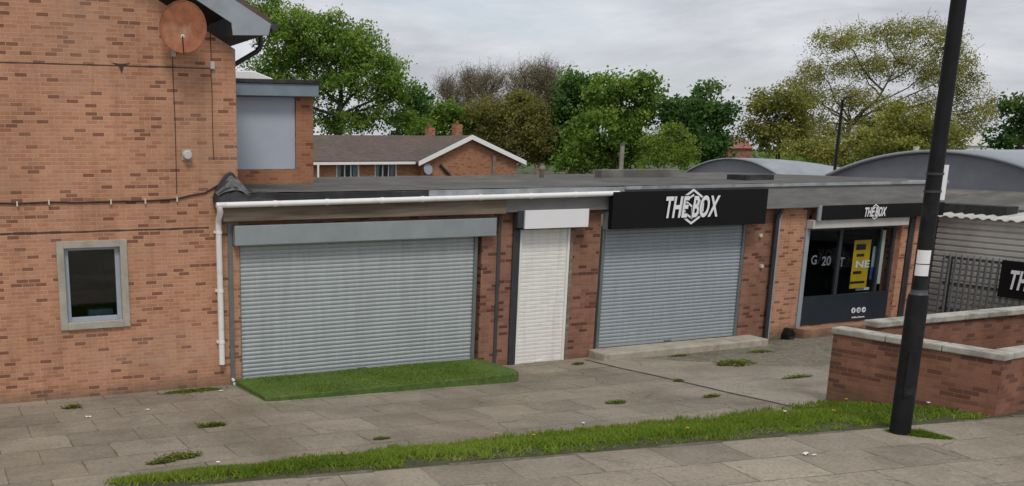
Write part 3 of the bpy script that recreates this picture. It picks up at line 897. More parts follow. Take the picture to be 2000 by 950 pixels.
mb = MB(); mb.box(15.525, 15.64, .05, .075, .9, 2.15); mb.build('mullion', M['mint'], fr_)
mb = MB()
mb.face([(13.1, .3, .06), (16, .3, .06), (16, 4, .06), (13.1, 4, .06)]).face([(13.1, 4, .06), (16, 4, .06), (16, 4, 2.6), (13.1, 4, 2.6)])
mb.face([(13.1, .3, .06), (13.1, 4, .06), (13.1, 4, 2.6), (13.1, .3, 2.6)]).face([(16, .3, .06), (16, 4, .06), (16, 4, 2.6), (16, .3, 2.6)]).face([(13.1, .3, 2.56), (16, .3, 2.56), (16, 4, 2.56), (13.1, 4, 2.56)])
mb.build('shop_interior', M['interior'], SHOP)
mb = MB(); mb.box(16.26, 16.40, -.07, -.001, -.1, 2.42); mb.build('downpipe', M['dark_metal'], SHOP, .02)
mb = MB(); mb.box(13.04, 15.95, -.30, .008, -.30, .045); mb.build('step', M['brick_a'], SHOP, .01)
mb = MB(); mb.box(13.2, 13.46, -.20, -.001, 2.44, 2.76)
mb.build('bracket_block', M['brick_red'], SHOP, .01)
# rooftop bits
q = at_z(1478, 350, 3.3)
mb = MB(); mb.box(q.x - .42, q.x + .42, q.y - .1, q.y + .5, 3.2, 3.40); mb.build('rooflight_kerb', M['felt'], SHOP, .01)
mb = MB(); q = at_z(1300, 346, 3.3)
mb.box(q.x - 1.6, q.x + .75, q.y + .4, q.y + .7, 3.2, 3.48); mb.build('roof_upstand', M['moss_roof'], SHOP, .02)
q = at_z(1202, 345, 3.3)
mb = MB(); mb.prism([(q.x - .2, q.y, 3.26), (q.x + .25, q.y + .1, 3.26), (q.x + .2, q.y + .1, 3.36), (q.x, q.y, 3.45), (q.x - .18, q.y, 3.38)], (0, .3, 0))
mb.build('roof_cowl', M['white_pvc'], SHOP, .03)
q = at_z(1058, 346, 3.3)
mb = MB(); mb.tube([(q.x, q.y, 3.2), (q.x, q.y, 3.42), (q.x, q.y, 3.47), (q.x, q.y, 3.53), (q.x, q.y, 3.57)], [.06, .05, .09, .08, .03], 12); mb.build('roof_vent', M['timber'], SHOP)

# ------------------------------------------------------------------ lettering
def text_mesh(txt, size, shear=0.0, offset=0.0, extrude=.004, spacing=1.0):
    cu = bpy.data.curves.new('t', 'FONT'); cu.body = txt; cu.size = size; cu.shear = shear; cu.offset = offset
    cu.extrude = extrude; cu.align_x = 'CENTER'; cu.align_y = 'CENTER'; cu.space_character = spacing
    o = bpy.data.objects.new('t', cu); COL.objects.link(o)
    bpy.context.view_layer.update()
    dg = bpy.context.evaluated_depsgraph_get()
    me = bpy.data.meshes.new_from_object(o.evaluated_get(dg))
    V = [tuple(v.co) for v in me.vertices]; Fc = [tuple(p.vertices) for p in me.polygons]
    bpy.data.objects.remove(o); bpy.data.curves.remove(cu); bpy.data.meshes.remove(me)
    return V, Fc


def put_text(mb, txt, c, w, h, y, face='-Y', shear=0.0, bold=.0, depth=.006, spacing=1.0):
    V0, _ = text_mesh(txt, 1.0, shear, 0.0, .5, spacing)       # scale from the plain weight, so bolder copies stay in register
    V, Fc = text_mesh(txt, 1.0, shear, bold, .5, spacing)
    xs_ = [v[0] for v in V0]; ys_ = [v[1] for v in V0]
    sx = w / (max(xs_) - min(xs_)); sy = h / (max(ys_) - min(ys_))
    mx = (max(xs_) + min(xs_)) / 2; my = (max(ys_) + min(ys_)) / 2
    n = len(mb.v)
    for v in V:
        a = (v[0] - mx) * sx; b = (v[1] - my) * sy; d = v[2] * depth
        if face == '-Y': mb.v.append((c[0] + a, y - d, c[1] + b))
        else: mb.v.append((y - d, c[0] - a, c[1] + b))      # facing -X, text runs towards -Y
    for f in Fc:
        mb.f.append(tuple(n + i for i in f)); mb.sm.append(False); mb.mi.append(0)


def ring_poly(mb, pts_out, pts_in, y, d, face='-Y'):
    k = len(pts_out)
    P = (lambda p, yy: (p[0], yy, p[1])) if face == '-Y' else (lambda p, yy: (yy, -p[0], p[1]))
    for i in range(k):
        j = (i + 1) % k
        mb.prism([P(pts_out[i], y), P(pts_out[j], y), P(pts_in[j], y), P(pts_in[i], y)], (0, -d, 0) if face == '-Y' else (-d, 0, 0))


def logo(parent, c, w, y, face='-Y'):
    """white slanted words over an outlined hexagon (box) emblem"""
    h = w * .30; hw, hh = w * .215, w * .265
    cc = c if face == '-Y' else (-c[0], c[1])
    def hexa(k): return [(cc[0] + hw * k * math.sin(R(60 * i)) / .866, cc[1] + hh * k * math.cos(R(60 * i))) for i in range(6)]
    mb = MB()
    ring_poly(mb, hexa(1), hexa(.86), y, .004, face)
    ring_poly(mb, hexa(.70), hexa(.58), y, .004, face)
    H = hexa(.58)
    for i in (1, 3, 5):
        a = Vector((cc[0], cc[1])); b = Vector(H[i]); t = (b - a).normalized(); nn = Vector((-t.y, t.x)) * w * .014
        P = (lambda p: (p[0], y, p[1])) if face == '-Y' else (lambda p: (y, -p[0], p[1]))
        mb.prism([P(a - nn), P(b - nn), P(b + nn), P(a + nn)], (0, -.004, 0) if face == '-Y' else (-.004, 0, 0))
    mb.build('emblem', M['letter'], parent)
    mb = MB(); put_text(mb, 'THE BOX', c, w, h, y - .008, face, .2, .062, .005, 1.06); mb.build('letter_outline', M['sign_black'], parent)  # bolder black copy, the printed outline round the white letters
    mb = MB(); put_text(mb, 'THE BOX', c, w, h, y - .014, face, .2, .026, .006, 1.06); mb.build('lettering', M['letter'], parent)


# main sign
a = at_y(1197, 405, -.37); b = at_y(1498, 405, -.37)
sz0, sz1 = 2.44, 3.17
SG = thing('shop_sign', ((a.x + b.x) / 2, -.3, sz0), 'long deep black sign board reading THE BOX above the bluish shutter', 'sign', 'black shop signs')
mb = MB(); mb.box(a.x, b.x, -.37, -.245, sz0, sz1); mb.build('board', M['sign_black'], SG, .006)
c = at_y(1352, 404, -.37)
logo(SG, (c.x, c.z), at_y(1404, 404, -.37).x - at_y(1301, 404, -.37).x, -.373)
# small sign
a2 = at_y(1603, 415, -.26); b2 = at_y(1800, 415, -.26)
SG2 = thing('shop_sign', ((a2.x + b2.x) / 2, -.26, 2.47), 'shallow black sign strip with small white logo above the glazed shop front', 'sign', 'black shop signs')
mb = MB(); mb.box(a2.x, XE - .1, -.30, -.245, 2.475, 2.775); mb.build('board', M['sign_black'], SG2, .005)
mb = MB(); mb.box(a2.x - .09, a2.x - .003, -.295, -.245, 2.45, 2.785); mb.build('end_cap', M['barge'], SG2, .005)
c = at_y(1709, 414, -.30); logo(SG2, (c.x, c.z), at_y(1729, 414, -.3).x - at_y(1688, 414, -.3).x, -.303)
# blank white sign over the door
a3 = at_y(1026, 430, -.24); b3 = at_y(1150, 430, -.24); z1 = at_y(1080, 410, -.24).z; z0 = at_y(1080, 446, -.24).z
SG3 = thing('shop_sign', ((a3.x + b3.x) / 2, -.2, z0), 'blank white sign box above the narrow cream shutter', 'sign')
mb = MB(); mb.box(a3.x, b3.x, -.24, -.19, z0, z1); mb.build('board', M['white_panel'], SG3, .006)
mb = MB(); mb.box(a3.x - .14, a3.x - .003, -.20, -.032, z0 + .02, z1 - .01); mb.box(a3.x, b3.x, -.187, -.032, z0 + .02, z1 - .01); mb.build('backing', M['dark_metal'], SG3, .005)

# graphics on the stall riser and glass
SGm = sr
cx_ = at_y(1677, 606, .015).x; cz_ = at_y(1677, 606, .015).z
for i in (-1, 0, 1):
    mb = MB(); mb.tube([(cx_ + i * .165, .020, cz_), (cx_ + i * .165, .012, cz_)], .064, 20); ic = mb.build('round_icon', M['letter'], sr)
    mb = MB()
    if i == -1: put_text(mb, 'f', (cx_ + i * .165, cz_), .04, .075, .009, bold=.02)
    elif i == 0: ring_poly(mb, [(cx_ + q * .030, cz_ + w_ * .030) for q, w_ in ((-1, -1), (1, -1), (1, 1), (-1, 1))], [(cx_ + q * .018, cz_ + w_ * .018) for q, w_ in ((-1, -1), (1, -1), (1, 1), (-1, 1))], .010, .004)
    else: mb.prism([(cx_ + i * .165 - .035, .010, cz_ - .02), (cx_ + i * .165 + .03, .010, cz_ - .005), (cx_ + i * .165 + .035, .010, cz_ + .03), (cx_ + i * .165, .010, cz_ + .015)], (0, -.004, 0))
    mb.build('glyph', M['navy'], ic)
mb = MB(); random.seed(11)
q = at_y(1676, 620, .015)
x_ = q.x - .20
while x_ < q.x + .2:
    w_ = random.uniform(.018, .034); hgt = random.choice((.022, .03, .022, .034))
    mb.box(x_, x_ + w_, .014, .0195, q.z - .011, q.z - .011 + hgt); x_ += w_ + .012
mb.build('small_print', M['letter'], sr)

for txt, (a, b), w_, h_ in (('G', (1590, 508), .16, .2), ('20', (1614, 510), .26, .2), ('T', (1644, 512), .15, .2)):
    q = at_y(a, b, .055); mb = MB(); put_text(mb, txt, (q.x, q.z), w_, h_, .055, bold=.02, depth=.003)
    mb.build('window_lettering', M['grey_letter'], fr_)
# posters inside the glass
def poster(pxs, y0, y1, Y, mat, name, label, stripes):
    a = at_y(pxs[0], y0, Y); b = at_y(pxs[1], y1, Y)
    t = thing(name, ((a.x + b.x) / 2, Y, b.z), label, 'poster')
    mb = MB(); mb.box(a.x, b.x, Y, Y + .006, b.z, a.z); mb.build('sheet', mat, t)
    for (u0, u1, v0, v1, m_) in stripes:
        w = b.x - a.x; h = a.z - b.z
        mb = MB(); mb.box(a.x + u0 * w, a.x + u1 * w, Y - .004, Y - .0005, b.z + v0 * h, b.z + v1 * h); mb.build('print', m_, t)
    return t, a, b
t, a, b = poster((1670, 1691), 470, 562, .14, M['yellow'], 'window_poster', 'tall yellow poster inside the shop window glass',
                 [(.12, .7, .80, .92, M['poster_dark']), (.2, .65, .66, .72, M['poster_dark']), (.1, .6, .30, .36, M['poster_dark']), (.0, .85, .10, .15, M['poster_dark'])])
mb = MB(); put_text(mb, 'NE', (a.x + .62 * (b.x - a.x), b.z + .5 * (a.z - b.z)), .42 * 1.0, .16, .133, bold=.02, depth=.003); mb.build('lettering', M['letter'], t)
poster((1706, 1716), 482, 545, .14, M['teal_poster'], 'window_poster', 'narrow pale and deep blue poster beside the yellow one in the shop window',
       [(.0, 1, .0, .38, M['blue_poster']), (.2, .8, .08, .2, M['letter'])])
poster((1672, 1697), 563, 566, .20, M['letter'], 'window_ledge_card', 'small white card standing low below the yellow poster in the shop window', [])

# ------------------------------------------------------------------ artificial turf mat
random.seed(5)
MT = thing('grass_mat', (2.4, -.8, -.1), 'bright green artificial grass mat laid before the wide galvanised shutter', 'mat')
outl = [(-.10, -.07), (4.80, -.07)]
cor = [(4.80, -.07), (4.92, -.35), (4.90, -.8), (4.83, -1.30), (4.76, -1.40)]
outl = [(-.10, -.05), (4.78, -.05), (4.86, -.3), (4.84, -1.1), (4.78, -1.55), (4.68, -1.70), (4.5, -1.73), (.02, -1.75), (-.08, -1.70)]
def mat_z(x, y): return .020 - .02 * max(0, x - 3) / 2 + .044 * -y + .012 * mnoise.noise(Vector((x, y, 0)))
mb = MB()
nseg = len(outl)
for (x, y) in outl: mb.v.append((x, y, base_z(x) + .062 * -y - .02))
for (x, y) in outl: mb.v.append((x, y, mat_z(x, y) - .012))
for (x, y) in outl: mb.v.append((x + (2.4 - x) * .004, y + (-.7 - y) * .02, mat_z(x, y)))
for L in (0, 1):
    for i in range(nseg):
        j = (i + 1) % nseg
        mb.f.append((L * nseg + j, L * nseg + i, (L + 1) * nseg + i, (L + 1) * nseg + j)); mb.sm.append(False); mb.mi.append(0)
mb.f.append(tuple(range(3 * nseg - 1, 2 * nseg - 1, -1))); mb.sm.append(False); mb.mi.append(0)
mb.build('backing', M['turf'], MT)

def inside(pt, poly):
    x, y = pt; r = False
    for i in range(len(poly)):
        x1, y1 = poly[i]; x2, y2 = poly[i - 1]
        if (y1 > y) != (y2 > y) and x < (x2 - x1) * (y - y1) / (y2 - y1) + x1: r = not r
    return r

mb = MB(); tv = []
for _ in range(30000):
    x = random.uniform(-.1, 4.9); y = random.uniform(-1.75, -.04)
    if not inside((x, y), outl): continue
    z = mat_z(x, y) - .008; a = random.uniform(0, 2 * PI); h = random.uniform(.014, .022); w = random.uniform(.006, .012)
    lx, ly = random.gauss(0, .010), random.gauss(0, .010)
    mb.face([(x - w * math.cos(a), y - w * math.sin(a), z), (x + w * math.cos(a), y + w * math.sin(a), z), (x + lx, y + ly, z + h)])
    tv.append(min(1, max(0, .5 + .5 * mnoise.noise(Vector((x * 1.2, y * 1.5, 2))) + random.gauss(0, .15))))
for _ in range(5000):      # fringe down the edges
    i = random.randrange(1, nseg); x1, y1 = outl[i]; x2, y2 = outl[(i + 1) % nseg]
    ln = math.hypot(x2 - x1, y2 - y1)
    if random.random() > ln / 4.6: continue
    t = random.random(); x = x1 + (x2 - x1) * t; y = y1 + (y2 - y1) * t
    z = random.uniform(base_z(x) + .062 * -y, mat_z(x, y)); nx, ny = (y2 - y1) / ln, -(x2 - x1) / ln
    s_ = -1 if (x + nx * .1 - 2.4) ** 2 / 6 + (y + ny * .1 + .7) ** 2 < (x - 2.4) ** 2 / 6 + (y + .7) ** 2 else 1
    e_ = random.uniform(.008, .02)
    mb.face([(x - .006, y, z), (x + .006, y, z), (x + nx * s_ * e_, y + ny * s_ * e_, z + random.uniform(-.01, .02))])
    tv.append(random.uniform(.1, .6))
fo = mb.build('fibres', M['turf_fibre'], MT); tint_attr(fo, tv)

# ------------------------------------------------------------------ low brick walls at the right
def on_ground(x, y, zf):
    r = ray(x, y); r = r / r.length
    t = 2.0
    while t < 80:
        q = CAM + r * t
        if q.z <= zf(q.x, q.y): return q
        t += .01
A = on_ground(1612, 787, pave_z)
r = ray(1632, 640); tt = ((A - CAM).dot(FH)) / r.dot(FH); WT = (CAM + r * tt).z
Cn = at_z(1962, 692, WT)
W1 = thing('brick_wall', (A.x, A.y, A.z), 'low red brick wall with pale coping behind the lamp post, turning a corner', 'wall', 'low brick walls')
t_ = (Vector((Cn.x, Cn.y, 0)) - Vector((A.x, A.y, 0))); L = t_.length; t_.normalize(); n_ = Vector((-t_.y, t_.x, 0))
A2 = Vector((A.x, A.y, 0)); C2 = A2 + t_ * L
TH = .215
def para(mb, a, b, n, w, z0, z1):
    mb.prism([a + Vector((0, 0, z0)), b + Vector((0, 0, z0)), b + n * w + Vector((0, 0, z0)), a + n * w + Vector((0, 0, z0))], (0, 0, z1 - z0))
nb = n_ if n_.x > 0 else -n_      # away from camera-left face
mb = MB(); ct = .10
d2 = Vector((math.cos(R(3)), math.sin(R(3)), 0))
para(mb, A2, C2, nb, TH, -.3, WT - ct)
E2 = C2 + nb * TH; 
para(mb, E2, E2 + d2 * 6, Vector((-d2.y, d2.x, 0)), TH, -.3, WT - ct)
mb.build('wall', M['brick_red'], W1)
mb = MB(); o_ = .03
segs = 3
for i in range(segs):
    a = A2 - nb * o_ - t_ * (o_ if i == 0 else 0) + t_ * (L / segs) * i + t_ * (.006 if i else 0)
    b = A2 - nb * o_ + t_ * ((L / segs) * (i + 1) if i < segs - 1 else L + o_)
    para(mb, a, b, nb, TH + 2 * o_, WT - ct + .002, WT)
para(mb, E2 + nb * (o_ + .006) - Vector((-d2.y, d2.x, 0)) * o_, E2 + nb * o_ + d2 * 6, Vector((-d2.y, d2.x, 0)), TH + 2 * o_, WT - ct + .002, WT)
mb.build('coping', M['coping'], W1, .018)
B1 = at_z(1806, 621, WT - .02)
W2 = thing('brick_wall', (B1.x, B1.y, 0), 'second low red brick wall with pale coping in front of the palisade fence', 'wall', 'low brick walls')
b_ = Vector((B1.x - 1.05, B1.y, 0)); e_ = Vector((B1.x + 8, B1.y + .1, 0)); 
mb = MB(); para(mb, b_, e_, Vector((0, 1, 0)), TH, -.4, WT - .02 - ct); mb.build('wall', M['brick_red'], W2)
mb = MB()
for i in range(9):
    para(mb, b_ + Vector((i * 1.0 + (.006 if i else -o_), -o_, 0)), b_ + Vector((min(i + 1, 9.05) * 1.0, -o_, 0)), Vector((0, 1, 0)), TH + 2 * o_, WT - .018 - ct, WT - .02)
mb.build('coping', M['coping'], W2, .018)

# ------------------------------------------------------------------ street lamp
LP = on_ground(1757, 846, foot_z)
LZ = foot_z(LP.x, LP.y)
ST = thing('street_lamp', (LP.x, LP.y, LZ), 'tall black tapered street lamp post standing at the edge of the grass verge', 'street lamp')
dsc = (LP - CAM).dot(FW)
rb = 37 / F_PX * dsc / 2; rs = 27.5 / F_PX * dsc / 2
zj = at_d(1797, 575, (LP - CAM).dot(FH)).z
mb = MB(); mb.tube([(LP.x, LP.y, LZ - .3), (LP.x, LP.y, zj - .10), (LP.x, LP.y, zj)], [rb, rb * .98, rb * .90], 24); bs = mb.build('base', M['black_paint'], ST)
mb = MB(); mb.obox(LP - FH * (rb - .012) - RIGHT * .04 - RIGHT * .05, LP - FH * (rb - .012) + RIGHT * .05 - RIGHT * .04, .03, LZ + .5, LZ + 1.1); mb.build('hatch', M['black_paint'], bs, .004)
mb = MB(); mb.tube([(LP.x, LP.y, zj), (LP.x, LP.y, zj + .02), (LP.x, LP.y, zj + .06)], [rb * .88, rs * 1.06, rs * 1.02], 24); mb.build('collar', M['grey_band'], ST)
mb = MB(); mb.tube([(LP.x, LP.y, zj + .055), (LP.x, LP.y, 9.4), (LP.x - .05, LP.y - .1, 9.7), (LP.x - .3, LP.y - .7, 9.85), (LP.x - .5, LP.y - 1.2, 9.88)], [rs, rs * .82, rs * .7, rs * .5, rs * .45], 20)
mb.build('post', M['black_paint'], ST)
mb = MB(); mb.prism([(LP.x - .42, LP.y - 1.1, 9.82), (LP.x - .66, LP.y - 1.05, 9.82), (LP.x - .80, LP.y - 1.75, 9.84), (LP.x - .62, LP.y - 1.8, 9.84)], (0, 0, .12)); mb.build('lantern', M['dark_metal'], ST, .02)
# labels on the post: curved plates
def plate(pxy, hpx, rr, a0, a1, name, mat):
    zc = at_d(pxy[0], pxy[1], (LP - CAM).dot(FH)).z; hm = hpx / F_PX * dsc
    mb = MB(); base_a = math.atan2(CAM.y - LP.y, CAM.x - LP.x)
    n = 8
    for (zlo, zhi) in ((zc - hm / 2, zc - .02), (zc - .008, zc + hm / 2)):
        for i in range(n):
            t0 = base_a + a0 + (a1 - a0) * i / n; t1 = base_a + a0 + (a1 - a0) * (i + 1) / n
            mb.prism([(LP.x + rr * math.cos(t), LP.y + rr * math.sin(t), zlo) for t in (t0, t1)] + [(LP.x + rr * math.cos(t), LP.y + rr * math.sin(t), zhi) for t in (t1, t0)],
                     (math.cos((t0 + t1) / 2) * .003, math.sin((t0 + t1) / 2) * .003, 0))
    return mb.build(name, mat, ST)
plate((1803, 513), 48, rs + .004, -.85, .85, 'label_plate', M['sticker'])
zc = at_d(1832, 357, (LP - CAM).dot(FH)).z
s2 = LP + RIGHT * (rs + .035)
mb = MB(); mb.obox(s2 - RIGHT * .03, s2 + RIGHT * .03, .012, zc - .21, zc + .21); mb.build('number_plate', M['sticker'], ST, .003)
mb = MB(); mb.tube([(LP.x, LP.y, zc - .12), (LP.x, LP.y, zc - .09)], rs + .006, 20); mb.build('band', M['dark_metal'], ST); mb = MB(); mb.tube([(LP.x, LP.y, zc + .09), (LP.x, LP.y, zc + .12)], rs + .006, 20); mb.build('band', M['dark_metal'], ST)

# ------------------------------------------------------------------ palisade fence, side building
XF = 17.36
FN = thing('palisade_fence', (XF, -2, .0), 'grey steel palisade fence with pointed pales beside the ribbed grey wall', 'fence')
ftop = at_x(1836, 492, XF).z
yst, yen = -.2, -9.0
mb = MB(); y = yst
while y > yen:
    w = .068
    z1 = ftop + .01 * random.uniform(-1, 1)
    P_ = [(XF - .01, y - w / 2), (XF - .032, y - w / 4), (XF - .032, y + w / 4), (XF - .01, y + w / 2)]
    n0 = len(mb.v)
    mb.v += [(p[0], p[1], -.2) for p in P_] + [(p[0], p[1], z1 - .11) for p in P_] + [(XF - .015, y - w * .18, z1 - .01), (XF - .03, y, z1), (XF - .03, y + .002, z1), (XF - .015, y + w * .18, z1 - .01)]
    for r_ in range(2):
        for i in range(3):
            mb.f.append((n0 + r_ * 4 + i, n0 + r_ * 4 + i + 1, n0 + (r_ + 1) * 4 + i + 1, n0 + (r_ + 1) * 4 + i)); mb.sm.append(False); mb.mi.append(0)
    y -= .145
mb.build('pales', M['palisade'], FN)
rz1 = at_x(1836, 501, XF).z; rz2 = at_x(1822, 549, XF).z
for z in (rz1, rz2, .25):
    mb = MB(); mb.box(XF - .005, XF + .04, yen, yst, z - .028, z + .028); mb.build('rail', M['dark_metal'], FN, .004)
for y in (-.3, -3.05, -5.8, -8.5):
    mb = MB(); mb.box(XF + .042, XF + .12, y - .04, y + .04, -.3, ftop - .1); mb.build('post', M['dark_metal'], FN, .004)
# banner on the fence
ba = at_x(1952, 545, XF - .06)
zt_ = at_x(1958, 508, XF - .06).z; zb_ = at_x(1958, 581, XF - .06).z
BN = thing('banner_sign', (XF - .05, ba.y - 1.2, zb_), 'black banner with white lettering tied to the palisade fence', 'banner')
mb = MB(); mb.box(XF - .06, XF - .036, ba.y - 2.7, ba.y, zb_, zt_); mb.build('board', M['sign_black'], BN, .004)
q = at_x(1974, 547, XF - .06)
lw = 1.35
logo(BN, (q.y - lw / 2, (zt_ + zb_) / 2), lw, XF - .063, '-X')

ANX = thing('annex_building', (20, -4, 0), 'grey ribbed metal clad lean-to with mossy roof behind the palisade fence', 'building')
XW = 17.66
wt = at_x(1836, 424, XW).z
mb = MB(); n = 15
prof = []
z = .0; pitch = .135
while z < wt - .01:
    prof += [(XW, z), (XW, z + pitch * .62), (XW + .04, z + pitch * .72), (XW + .04, z + pitch * .93)]
    z += pitch
ys0, ys1 = .3, -10.0
n0 = len(mb.v); k = len(prof)
mb.v += [(p[0], ys0, p[1]) for p in prof] + [(p[0], ys1, p[1]) for p in prof]
for i in range(k - 1):
    mb.f.append((n0 + i, n0 + k + i, n0 + k + i + 1, n0 + i + 1)); mb.sm.append(False); mb.mi.append(0)
mb.build('cladding', M['clad'], ANX)
mb = MB(); m_ = 150; amp = .028
rise = .12
for e in range(2):
    X_ = XW - .10 if e == 0 else XW + 1.2
    for i in range(m_ + 1):
        y = .4 - 10.4 * i / m_
        zz = wt + .03 + (rise if e else 0) + amp * math.sin(y * 2 * PI / .26)
        mb.v.append((X_, y, zz))
for i in range(m_):
    mb.f.append((i, i + 1, m_ + 1 + i + 1, m_ + 1 + i)); mb.sm.append(True); mb.mi.append(0)
o = mb.build('corrugated_roof', M['clad'], ANX)
so = o.modifiers.new('solid', 'SOLIDIFY'); so.thickness = .012
mb = MB(); mb.face([(XW + .05, .3, 0), (XW + .05, -10, 0), (XW + .05, -10, wt), (XW + .05, .3, wt)]); mb.build('inner_wall', M['soffit'], ANX)
# upper mossy roof between lean-to and vault
mb = MB(); mb.prism([(18.85, -10, wt + .16), (18.85, 6.0, wt + .16), (20.4, 6.0, wt + .50), (20.4, -10, wt + .50)], (0, 0, .05))
mb.build('mossy_roof', M['moss_roof'], ANX)
mb = MB(); q = at_x(1880, 402, 17.9); mb.box(18.1, 18.5, -1.0, .6, wt + .06, wt + .30); mb.build('gutter_box', M['felt'], ANX, .01)

# ------------------------------------------------------------------ barrel vaulted halls
def vault(X0, X1, ya, yb, zs, zr, label, drop=False):
    t = thing('vaulted_hall', (X0, (ya + yb) / 2, 0), label, 'building', 'barrel vaulted halls')
    n = 28; arc = []
    hw = (ya - yb) / 2; cy = (ya + yb) / 2
    rr = (hw * hw + zr * zr) / (2 * zr)
    for i in range(n + 1):
        y = ya + (yb - ya) * i / n
        arc.append((y, zs + math.sqrt(max(0, rr * rr - (y - cy) ** 2)) - (rr - zr)))
    mb = MB(); mb.prism([(X0, y, z) for y, z in arc] + [(X0, yb, -.4), (X0, ya, -.4)], (.3, 0, 0)); mb.build('end_wall', M['vault_end'], t)
    mb = MB(); NX = 16
    for q in range(NX + 1):
        u = q / NX; X = X0 - .12 + (X1 - X0 + .12) * u
        f_ = math.sqrt(max(0, 1 - u * u)) if drop else 1.0      # shell roof curving down at its far end
        for y, z in arc: mb.v.append((X, y, zs + (z - zs) * f_ + .10))
    k = n + 1
    for q in range(NX):
        for i in range(n):
            mb.f.append((q * k + i, q * k + i + 1, (q + 1) * k + i + 1, (q + 1) * k + i)); mb.sm.append(True); mb.mi.append(0)
    o = mb.build('roof', M['vault'], t); so = o.modifiers.new('s', 'SOLIDIFY'); so.thickness = .08
    for yw in (yb, ya - .25):
        mb = MB(); mb.box(X0 + .3, X1, yw, yw + .25, -.4, zs); mb.build('side_wall', M['clad'], t)
    return t
Xv = 20.5
pa = at_x(1640, 333, Xv); pk = at_x(1868, 293, Xv)
hwid = pa.y - pk.y
v2 = vault(Xv, Xv + 30, pa.y + .4, pk.y - hwid * .80, 3.10, pk.z - 3.20, 'nearer barrel vaulted grey roof hall at right, behind the mossy roof')
Xv1 = 36.5
pa = at_x(1345, 333, Xv1); pk = at_x(1455, 309, Xv1); pe = at_x(1513, 337, Xv1)
xe1 = at_y(1648, 331, pk.y).x
v1 = vault(Xv1, xe1, pa.y + .4, pe.y - .6, 2.35, pk.z - 2.45, 'farther barrel vaulted grey roof hall, seen left of the nearer one', True)
q = at_x(1789, 294, Xv + 4)
mb = MB(); mb.tube([(q.x, q.y, 3.5), (q.x, q.y, q.z + .02), (q.x, q.y, q.z + .12)], [.08, .08, .1], 10); mb.build('roof_cowl', M['brass'], v2)

# ------------------------------------------------------------------ brick house behind
HY = 42.0
def H(x, y, Y=HY): return at_y(x, y, Y)
HS = thing('brick_house', (H(810, 330).x, HY, -.4), 'distant orange brick house with white bargeboards and brown tiled roof', 'house')
ez = H(720, 317).z; rz = H(700, 266).z
xl = H(560, 317).x; xm = H(818, 317).x; xr = H(1000, 317).x
g_ap = H(908, 268).x; gzp = H(908, 268, HY - .6).z; ge = H(812, 317, HY - .6).z
WXs = []
wins = []
for (a, b) in ((657, 702), (732, 775)):
    x0, x1 = H(a, 330).x, H(b, 330).x
    wins.append((x0, x1, .9, H(a, 320).z))
mb = MB(); wall_with_holes(mb, xl, xm - .002, -.4, ez, HY, wins, .25)
mb.prism([(xm, HY - .6, -.4), (xr, HY - .6, -.4), (xr, HY - .6, ge), (g_ap, HY - .6, gzp - .05), (xm, HY - .6, ge)], (0, 7, 0))
mb.build('wall', M['brick_far'], HS)
for (x0, x1, z0, z1_) in wins:
    mb = MB(); f_ = .07; w3 = (x1 - x0)
    mb.box(x0, x1, HY + .02, HY + .09, z1_ - f_, z1_).box(x0, x1, HY + .02, HY + .09, z0, z0 + f_)
    for u in (0, .36, .64, 1):
        c0 = x0 + u * (w3 - f_); mb.box(c0, c0 + f_, HY + .021, HY + .089, z0 + f_, z1_ - f_)
    w = mb.build('window', M['white_pvc'], HS)
    mb = MB(); mb.box(x0 + .02, x1 - .02, HY + .05, HY + .06, z0 + f_, z1_ - f_); mb.build('pane', M['glass_dark'], w)
    mb = MB(); mb.face([(x0, HY + .5, z0), (x1, HY + .5, z0), (x1, HY + .5, z1_), (x0, HY + .5, z1_)]); mb.build('room', M['interior'], w)
    mb = MB()
    for u in (.16, .86):
        mb.box(x0 + (u - .09) * w3, x0 + (u + .09) * w3, HY + .2, HY + .23, z0 + .05, z1_ - .05)
    mb.build('curtain', M['white_panel'], w)
dR = 4.2
mb = MB(); mb.prism([(xl, HY - .45, ez - .02), (xl, HY - .45, ez + .1), (xl, HY + dR, rz + .1), (xl, HY + 2 * dR, ez), (xl, HY + 2 * dR, ez - .1), (xl, HY + dR, rz)], (g_ap - xl, 0, 0))
mb.prism([(xm - .5, HY - .95, ge - .10), (xm - .5, HY - .95, ge + .04), (g_ap, HY - .95, gzp + .12), (xr + .5, HY - .95, ge + .04), (xr + .5, HY - .95, ge - .1), (g_ap, HY - .95, gzp)], (0, 8.6, 0))
rf = mb.build('roof', M['tile'], HS)
for (cx0, py_) in ((840, 250), (893, 243)):
    q = H(cx0, py_, HY + dR + .5); mb = MB(); mb.box(q.x - .26, q.x + .26, HY + dR + .2, HY + dR + .8, rz - .8, q.z); ch = mb.build('chimney', M['brick_far'], rf)
    mb = MB(); mb.tube([(q.x, HY + dR + .5, q.z), (q.x, HY + dR + .5, q.z + .25)], .11, 8); mb.build('chimney_pot', M['red_tile'], ch)
for sgn in (0, 1):
    xe = xm - .5 if sgn == 0 else xr + .5
    mb = MB(); mb.prism([(xe, HY - 1.0, ge - .24), (xe, HY - 1.0, ge + .05), (g_ap, HY - 1.0, gzp + .14), (g_ap, HY - 1.0, gzp - .16)], (0, .045, 0)); mb.build('bargeboard', M['white_pvc'], HS)
mb = MB(); mb.box(xl, xm - .5, HY - .52, HY - .40, ez - .14, ez + .02); mb.build('gutter', M['white_pvc'], HS)
q = H(833, 331, HY - .65); mb = MB(); mb.tube([(q.x, HY - .62, q.z), (q.x, HY - .75, q.z), (q.x + .02, HY - .85, q.z + .02)], [.06, .28, .36], 18); mb.build('satellite_dish', M['barge'], HS)
q = H(870, 333, HY - .65); mb = MB(); mb.tube([H(860, 322, HY - .7), H(880, 344, HY - .7)], .09, 8); mb.build('boiler_flue', M['dark_metal'], HS)
